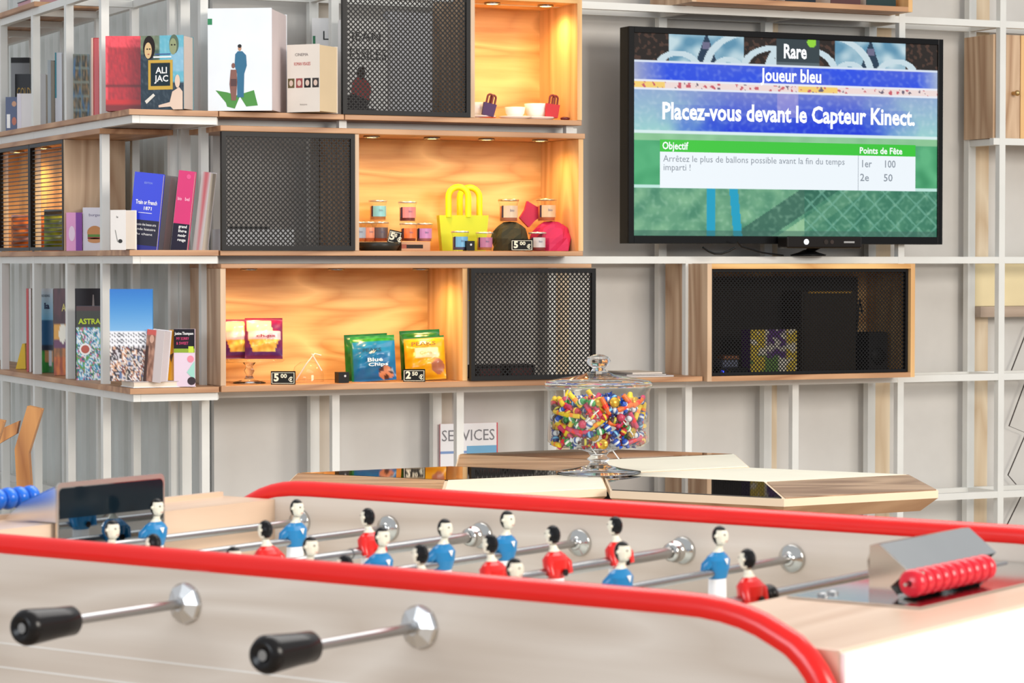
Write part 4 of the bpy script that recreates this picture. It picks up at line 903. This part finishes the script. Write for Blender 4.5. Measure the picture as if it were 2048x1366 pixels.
# candies
def cand_wrap(c1, c2):
    b = MB(); m1 = P(*c1, 0.3); m2 = P(*c2, 0.35)
    b.lathe([(0,-0.008),(0.0055,-0.007),(0.007,0),(0.0055,0.007),(0,0.008)], m1, 10, ax='x').lathe([(0.0071,-0.0022),(0.0073,0.0),(0.0071,0.0022)], m2, 10, ax='x')
    for sg in (-1, 1):
        b.add([(sg*0.007,0,0),(sg*0.014,0.006,0.002),(sg*0.0145,0.001,-0.002),(sg*0.014,-0.005,0.002),(sg*0.0138,0.0,0.005)], [(0,1,2),(0,2,3),(0,3,4),(0,4,1)], m1)
    return b
def cand_stick(c): 
    return MB().lathe([(0,-0.019),(0.0048,-0.019),(0.0052,-0.017),(0.0052,0.017),(0.0048,0.019),(0,0.019)], P(*c, 0.35), 10, ax='x').lathe([(0.0054,-0.004),(0.0054,0.004)], P(min(255,c[0]+30), max(0,c[1]-60), 30, 0.35), 10, ax='x')
def cand_lolly(c):
    return MB().ball((0,0,0), 0.009, P(*c, 0.3), 12).tube([(0.008,0,0),(0.045,0,0)], 0.0014, P(246,246,244,0.4), 8)
def cand_coin(c): return MB().lathe([(0,-0.003),(0.009,-0.003),(0.0105,-0.001),(0.0105,0.001),(0.009,0.003),(0,0.003)], P(*c, 0.25, 0.4), 14)
kinds = [(cand_wrap((36,84,190),(226,232,240)), 'wrapped_candy', 'blue wrapped candy with twisted ends in the glass jar', 9), (cand_wrap((30,60,130),(120,190,230)), 'wrapped_candy', 'navy and sky blue wrapped candy in the glass jar', 5),
 (cand_wrap((196,34,50),(240,200,60)), 'wrapped_candy', 'red wrapped candy in the glass jar', 5), (cand_wrap((60,150,80),(240,240,230)), 'wrapped_candy', 'green wrapped candy in the glass jar', 5),
 (cand_wrap((226,228,232),(60,90,160)), 'wrapped_candy', 'white wrapped candy in the glass jar', 4), (cand_stick((236,200,30)), 'chew_stick', 'yellow chew stick in the glass jar', 6),
 (cand_stick((236,110,40)), 'chew_stick', 'orange chew stick in the glass jar', 3), (cand_stick((206,50,100)), 'chew_stick', 'pink red chew stick in the glass jar', 3),
 (cand_lolly((190,60,90)), 'lollipop', 'lollipop with a white stick in the glass jar', 2), (cand_coin((206,160,50)), 'coin_candy', 'gold round candy in the glass jar', 2), (cand_wrap((90,60,60),(200,190,60)), 'wrapped_candy', 'brown wrapped candy in the glass jar', 3)]
protos = []
bag = []
for b_, nm, lab, wgt in kinds:
    protos.append([b_, nm, lab, None]); bag += [len(protos)-1]*wgt
rc = random.Random(21)
placed = []
def put(k, x, y, z, rot):
    p = protos[k]
    if p[3] is None: o = p[0].build(p[1]); p[3] = o; tag(o, p[2], 'candy', p[2] + 's')
    else: o = p[3].copy(); COL.objects.link(o)
    o.location = (JX+x, JY+y, JZ+z); o.rotation_euler = rot
zt = B0+0.017
lev = 0
while zt < B0+0.108:
    for rad, cnt in ((0.0905, 27), (0.074, 20), (0.052, 12 if zt > B0+0.09 else 0), (0.024, 5 if zt > B0+0.09 else 0)):
        for i in range(cnt):
            a = 2*pi*(i+0.5*(lev % 2)+rc.uniform(-0.25, 0.25))/cnt
            if sin(a) > 0.35 and rad > 0.06 and zt < B0+0.07: continue
            k = rc.choice(bag); stick = protos[k][1] in ('chew_stick', 'lollipop')
            yaw = a + pi/2 + rc.uniform(-0.45, 0.45); pit = rc.uniform(-1.1, 1.1); r_ = rad - (0.004 if stick else 0)
            if protos[k][1] == 'lollipop': r_ = 0.068; yaw = a+pi/2; 
            if protos[k][1] == 'coin_candy': rot = (pi/2+rc.uniform(-0.3,0.3), 0, a+pi/2)
            else: rot = (rc.uniform(0, 6), pit, yaw)
            put(k, r_*cos(a), r_*sin(a), zt+rc.uniform(-0.006, 0.006), rot)
    zt += 0.0155; lev += 1
for (k, a, zz, pit) in ((6, -1.45, 0.142, 1.1), (6, -0.6, 0.146, -0.35), (7, -0.75, 0.112, 0.95), (6, -1.0, 0.138, -0.3), (8, -1.95, 0.105, -0.7), (8, -1.1, 0.118, 0.9), (5, -0.25, 0.128, -1.0), (5, -2.2, 0.122, 0.05), (5, -2.6, 0.126, 0.1), (5, -2.75, 0.062, 0.08), (9, -1.5, 0.066, 0)):
    rot = (0, pit, a+pi/2) if k != 9 else (pi/2, 0, a+pi/2)
    put(k, 0.0925*cos(a), 0.0925*sin(a), zz, rot)

# ================================================================== FOOSBALL TABLE
TA = -atan2(5300, 7424); FO = (-0.0871, 2.51, 0)
ft = thing('foosball_table', 'pale oak foosball table with glossy red tube rails in the foreground', 'foosball table', FO, TA)
RED = P(232, 24, 18, 0.24); XL, XR, YF, RZ = -0.895, 0.435, 0.74, 0.834
def sideprofile(zt=0.868, zb=0.52, wx=0.155, dz=0.115):
    pts = [(XL, zb)]
    r = 0.10
    pts += [(XL + (1-max(0,cos(pi/2*i/12))**0.8)*wx, zt-dz + dz*sin(pi/2*i/12)**0.8) for i in range(13)]
    pts += [(XR - (1-max(0,cos(pi/2*(12-i)/12))**0.8)*wx, zt-dz + dz*sin(pi/2*(12-i)/12)**0.8) for i in range(13)]
    pts += [(XR, zb)]
    return pts[::-1]
prof_ = sideprofile()
for y0, y1, nm in ((0.0, 0.025, 'side_panel'), (YF-0.025, YF, 'side_panel')):
    b = MB().prism(prof_, y0, y1, PALE)
    if y0 == 0:
        for zz in (0.771, 0.745): b.box(XL+0.02, XR-0.02, -0.0008, 0, zz-0.0006, zz+0.0006, P(238,234,228))
    b.build(nm, ft)
path = [(x, z+0.006) for x, z in sideprofile(0.8695)][::-1]
for yc in (0.009, YF-0.009):
    b = MB(); pts = [(path[0][0]-0.004, yc, 0.45)] + [(x + (-0.004 if x < XL+0.05 else 0.004 if x > XR-0.05 else 0), yc, z) for x, z in path[1:-1]] + [(path[-1][0]+0.004, yc, 0.45)]
    b.tube(pts, 0.0122, RED, 20); b.build('rail_tube', ft)
MB().box(XL+0.005, XR-0.005, 0.025, YF-0.025, 0.742, 0.755, P(226,228,220,0.3)).build('playfield', ft)
MB().box(XL+0.005, -0.795, 0.025, YF-0.025, 0.755, 0.862, PALEY).box(XL+0.003, XL+0.012, 0.03, YF-0.03, 0.862, 0.868, PALEY).build('end_block', ft)
MB().box(0.212, XR+0.002, 0.0255, YF-0.0255, 0.755, 0.846, PALEY).build('end_block', ft, bevel=0.002)
MB().box(XR-0.012, XR, 0.025, YF-0.025, 0.52, 0.755, P(238,236,232,0.35)).box(XL, XL+0.012, 0.025, YF-0.025, 0.52, 0.742, PALE).build('end_panel', ft)
MB().box(XR+0.002, XR+0.006, 0.026, YF-0.026, 0.52, 0.843, P(240,238,235,0.3)).build('end_facing', ft)
MB().box(XL+0.012, XR-0.012, 0.025, YF-0.025, 0.52, 0.535, PALE).build('bottom_panel', ft)
for x in (XL+0.06, XR-0.06):
    for y in (0.07, YF-0.07): MB().tube([(x, y, 0.0), (x, y, 0.52)], [0.022, 0.034], RED, 20).build('leg', ft)
MB().box(-0.62, -0.58, 0.025, YF-0.025, 0.7552, 0.7556, WHITE).box(-0.3, -0.296, 0.025, YF-0.025, 0.7552, 0.7556, P(200,60,50)).build('field_markings', ft)
SKIN = P(232, 226, 206, 0.3); HAIR = P(20, 20, 22, 0.2)
def player(shirt, dr):
    b = MB(); sh = P(*shirt, 0.22)
    # rings: z, half x, half y, x offset (body as one continuous loft)
    R_ = [(-0.071,0.0115,0.0075,0.003,SKIN),(-0.060,0.0085,0.0075,0.001,SKIN),(-0.050,0.0065,0.0085,0,SKIN),(-0.038,0.0075,0.0105,0,SKIN),(-0.028,0.0095,0.0125,0,P(240,241,243,0.3)),(-0.018,0.0092,0.0125,0,P(240,241,243,0.3)),(-0.007,0.0090,0.0120,0,P(240,241,243,0.3)),(-0.006,0.0098,0.0128,0,sh),(0.004,0.0125,0.0160,0,sh),(0.014,0.0118,0.0195,0,sh),(0.019,0.0080,0.0165,0,sh),(0.023,0.0050,0.0090,0.001,sh),(0.027,0.0042,0.0045,0.002,SKIN),(0.030,0.0042,0.0042,0.003,SKIN)]
    n = 16; vs = []
    for z, rx, ry, ox, _ in R_:
        for k in range(n): vs.append((dr*(ox)+rx*cos(2*pi*k/n), ry*sin(2*pi*k/n), z))
    for i in range(len(R_)-1):
        b.add(vs, [(i*n+k, i*n+(k+1)%n, (i+1)*n+(k+1)%n, (i+1)*n+k) for k in range(n)], R_[i+1][4], True)
    b.add(vs, [list(range(n))[::-1]], SKIN)
    # shoulders / short arms swept back over the rod
    for sg in (-1, 1): b.tube([(0, sg*0.012, 0.014), (-dr*0.004, sg*0.018, 0.008), (-dr*0.008, sg*0.0175, -0.003)], [0.0065, 0.006, 0.004], sh, 10)
    # head: face in front, hair behind and on top
    c = Vector((dr*0.003, 0, 0.041)); m, n2 = 10, 16; hv_ = []
    for i in range(m+1):
        ph = pi*i/m
        for k in range(n2):
            th = 2*pi*k/n2; p = Vector((0.0092*sin(ph)*cos(th), 0.0080*sin(ph)*sin(th), -0.0112*cos(ph)))
            if p.x*dr > 0.004 and abs(p.y) < 0.0025 and abs(p.z) < 0.004: p.x += dr*0.0022      # nose
            if p.z < -0.006 and p.x*dr > 0: p.x += dr*0.001
            hv_.append(c+p)
    for i in range(m):
        for k in range(n2):
            f = (i*n2+k, i*n2+(k+1) % n2, (i+1)*n2+(k+1) % n2, (i+1)*n2+k)
            q = sum((hv_[a]-c for a in f), Vector())/4
            hair = (q.x*dr < -0.001 and q.z > -0.008) or q.z > 0.0068
            b.add([hv_[a] for a in f], [(0,1,2,3)], HAIR if hair else SKIN, True)
    for sg in (-1, 1): b.ball((c.x+dr*0.0080, sg*0.0030, c.z+0.0015), 0.0011, HAIR, 8); b.ball((c.x, sg*0.0081, c.z), 0.002, SKIN, 8)
    b.ball((c.x, 0, c.z+0.001), 0.0092, HAIR, 14) if False else None
    b.box(c.x+dr*0.0085-0.0004, c.x+dr*0.0085+0.0006, -0.002, 0.002, c.z-0.0062, c.z-0.0055, P(190,80,70))
    if dr > 0: b.add([(0.0118,-0.004,0.016),(0.0118,0.004,0.016),(0.0132,0,0.009)], [(0,1,2)], P(240,240,240))
    b.cyl((0.0135 if dr < 0 else -0.0155, 0, 0.0), 0.004, 0.002, P(30,24,24,0.3), 'x', 12)
    return b
PB = player((24,120,176), 1).build('player_figure'); PR = player((214,28,24), -1).build('player_figure')
tmpl = {'blue': PB.data, 'red': PR.data}; bpy.data.objects.remove(PB); bpy.data.objects.remove(PR)
BRK = P(26,24,24,0.22)
def handle(side):
    s_ = -1 if side == 'near' else 1
    return MB().lathe([(0,0.0),(0.0125,0.0),(0.0145,0.003*s_),(0.0150,0.022*s_),(0.0175,0.058*s_),(0.0175,0.064*s_),(0.014,0.070*s_),(0.010,0.071*s_),(0.007,0.067*s_),(0,0.067*s_)], BRK, 28, ax='y').lathe([(0.005,0.0685*s_),(0,0.0685*s_)], STEEL, 12, ax='y')
def flange(y, s_, k=1.0, sides=8):
    CH2 = P(226, 226, 226, 0.32, 1.0) if sides == 8 else CHROME  # near flanges: lighter metal, a window reflection put into the colour
    b = MB().lathe([(0.021*k,0),(0.021*k,0.003*s_),(0.017*k,0.005*s_),(0.014*k,0.005*s_)], CHROME, 32, (0,y,0), 'y')
    b.lathe([(0.0215*k,0),(0.0215*k,0.0035*s_),(0.020*k,0.0055*s_),(0.012*k,0.0085*s_),(0.0075,0.010*s_),(0.0075,0.013*s_),(0.005,0.013*s_)], CH2, sides, (0,y,0), 'y', sides > 8); return b
rods = [(-0.75, 'near', 'blue', (0.434,)), (-0.60, 'near', 'blue', (0.20, 0.526)), (-0.45, 'far', 'red', (0.115, 0.30, 0.487)), (-0.30, 'near', 'blue', (0.069, 0.193, 0.317, 0.433, 0.556)),
        (-0.15, 'far', 'red', (0.075, 0.20, 0.324, 0.443, 0.570)), (0.0, 'near', 'blue', (0.15, 0.346, 0.545)), (0.15, 'far', 'red', (0.361,)) ]
for x, side, team, ys in rods:
    ya, yb = (-0.165, YF-0.035) if side == 'near' else (0.035, YF+0.16)
    if x == 0.15: ya = 0.03
    rd = MB().tube([(0, ya, 0), (0, yb, 0)], 0.0050 if side == 'near' else 0.0056, STEEL, 16).build('rod', ft, loc=(x, 0, RZ))
    hb = handle(side).build('handle', rd, loc=(0, -0.160 if side == 'near' else YF+0.155, 0))
    if side == 'near': flange(0.0, -1).build('flange', rd)
    if x != 0.15: flange(YF-0.0255, -1, 0.78, 32).build('flange', rd)
    if side == 'far' and x != 0.15: MB().tube([(0, 0.45+0.0*x, 0), (0, YF-0.05, 0)], 0.0068, STEEL, 18).lathe([(0.0075,-0.012),(0.011,-0.010),(0.011,-0.006),(0.009,-0.004),(0.013,-0.001),(0.013,0.004)], CHROME, 24, (0,YF-0.045,0), 'y').build('outer_sleeve', rd)
    for yy in ys:
        p = bpy.data.objects.new('player_figure', tmpl[team]); COL.objects.link(p); p.parent = rd; p.location = (0, yy, 0)
    if x == 0.15:
        MB().lathe([(0.0055,0.0),(0.0105,0.001),(0.0105,0.006),(0.008,0.007),(0.0115,0.010),(0.0115,0.016),(0.006,0.018)], BRK, 20, (0,0.385,0), 'y').build('rubber_stop', rd)
# score counters: bent chrome bracket + beads
def counter(side):
    s_ = 1 if side == 'right' else -1
    if side == 'right': ox, y0, y1, zb, bc = 0.0, 0.36, 0.56, 0.8465, (214,26,46)
    else: ox, y0, y1, zb, bc = 0.0, 0.300, 0.490, 0.8625, (30,110,220)
    if side == 'right':
        pr = [(0.225,zb),(0.372,zb)]; base = (0.225, 0.372, 0.305, 0.713)
        sheet = [(0.318,zb+0.002),(0.300,zb+0.008),(0.288,zb+0.020),(0.286,zb+0.036),(0.292,zb+0.052),(0.300,zb+0.053),(0.331,zb+0.029)]
        gus = [(0.288,zb+0.002),(0.289,zb+0.052),(0.300,zb+0.053),(0.331,zb+0.029),(0.312,zb+0.012),(0.322,zb+0.002)]
        bx, bz = 0.343, zb+0.019
    else:
        base = None
        sheet = None; gus = None; bx, bz = -0.905, 0.885
    par = MB()
    if side == 'right':
        par.box(base[0], base[1], base[2], base[3], zb, zb+0.002, CHROME)
        for i in range(len(sheet)-1):
            (xa, za), (xb, zb2) = sheet[i], sheet[i+1]; L = sqrt((xb-xa)**2+(zb2-za)**2); nx, nz_ = -(zb2-za)/L*0.0008, (xb-xa)/L*0.0008
            par.prism([(xa-nx,za-nz_),(xb-nx,zb2-nz_),(xb+nx,zb2+nz_),(xa+nx,za+nz_)], y0, y1, CHROME)
        par.prism(gus, y0-0.0012, y0, CHROME); par.prism(gus, y1, y1+0.0012, CHROME)
        c = par.build('score_counter', ft)
        MB().tube([(bx, y0-0.03, bz), (bx, y1+0.0, bz)], 0.002, STEEL, 8).build('wire', c)
        n = 10; pitch = 0.0175
        for i in range(n):
            MB().lathe([(0.003,-pitch*0.48),(0.0105,-pitch*0.42),(0.0135,-pitch*0.2),(0.0140,0),(0.0135,pitch*0.2),(0.0105,pitch*0.42),(0.003,pitch*0.48)], P(*bc,0.25), 20, (0,0,0), 'y').build('bead', c, loc=(bx, 0.338+pitch*(i+0.5), bz))
        MB().tube([(0.325, y0-0.006, zb+0.004), (0.345, y0-0.008, zb+0.008), (0.350, y0-0.008, zb+0.030)], 0.003, CHROME, 8).build('wire_clip', c)
        for yy in (0.325, 0.345, 0.66): MB().lathe([(0,0.0035),(0.005,0.0025),(0.006,0)], STEEL, 12, (0.255, yy, zb+0.002)).build('screw', c)
    else:
        # mirror polished upright plate with rounded upper corners, wings folded back
        def rr(a, b_, z0, z1, r):
            pts = [(a, z0), (b_, z0)] + [(b_-r+r*cos(t*pi/12), z1-r+r*sin(t*pi/12)) for t in range(7)] + [(a+r-r*cos((6-t)*pi/12), z1-r+r*sin((6-t)*pi/12)) for t in range(7)]
            return pts
        b = MB(); xx = -0.786
        b.prism(rr(y0, y1, 0.80, 0.912, 0.008), xx-0.003, xx, P(214,206,196,0.25,1.0), ax='x')
        b.prism(rr(y0+0.003, y1-0.003, 0.802, 0.906, 0.007), xx, xx+0.0006, P(150,156,160,0.03,1.0), ax='x')
        b.prism([(y0+0.004,0.868),(y1-0.004,0.868)]+[(y1-0.010+0.006*cos(t*pi/12),0.899+0.006*sin(t*pi/12)) for t in range(7)]+[(y0+0.010-0.006*cos((6-t)*pi/12),0.899+0.006*sin((6-t)*pi/12)) for t in range(7)], xx+0.0006, xx+0.0012, P(16,28,36,0.12), ax='x')  # dark upper half paints in the dark room reflected by the mirror
        b.prism([(xx-0.003,0.864),(xx-0.003,0.906),(xx-0.06,0.885),(xx-0.09,0.864)], y0, y0+0.002, P(226,228,232,0.2,1.0)); b.prism([(xx-0.003,0.864),(xx-0.003,0.906),(xx-0.06,0.885),(xx-0.09,0.864)], y1-0.002, y1, CHROME)
        b.prism([(xx-0.003,0.908),(xx-0.0042,0.906),(xx-0.062,0.884),(xx-0.061,0.886)], y0, y1, CHROME)
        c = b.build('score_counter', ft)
        MB().tube([(bx, 0.18, bz), (bx, 0.50, bz)], 0.002, STEEL, 8).build('wire', c)
        for i in range(10):
            pitch = 0.019
            MB().lathe([(0.003,-pitch*0.48),(0.0105,-pitch*0.42),(0.0135,-pitch*0.2),(0.0140,0),(0.0135,pitch*0.2),(0.0105,pitch*0.42),(0.003,pitch*0.48)], P(*bc,0.25), 20, (0,0,0), 'y').build('bead', c, loc=(bx, 0.19+pitch*(i+0.5), bz))
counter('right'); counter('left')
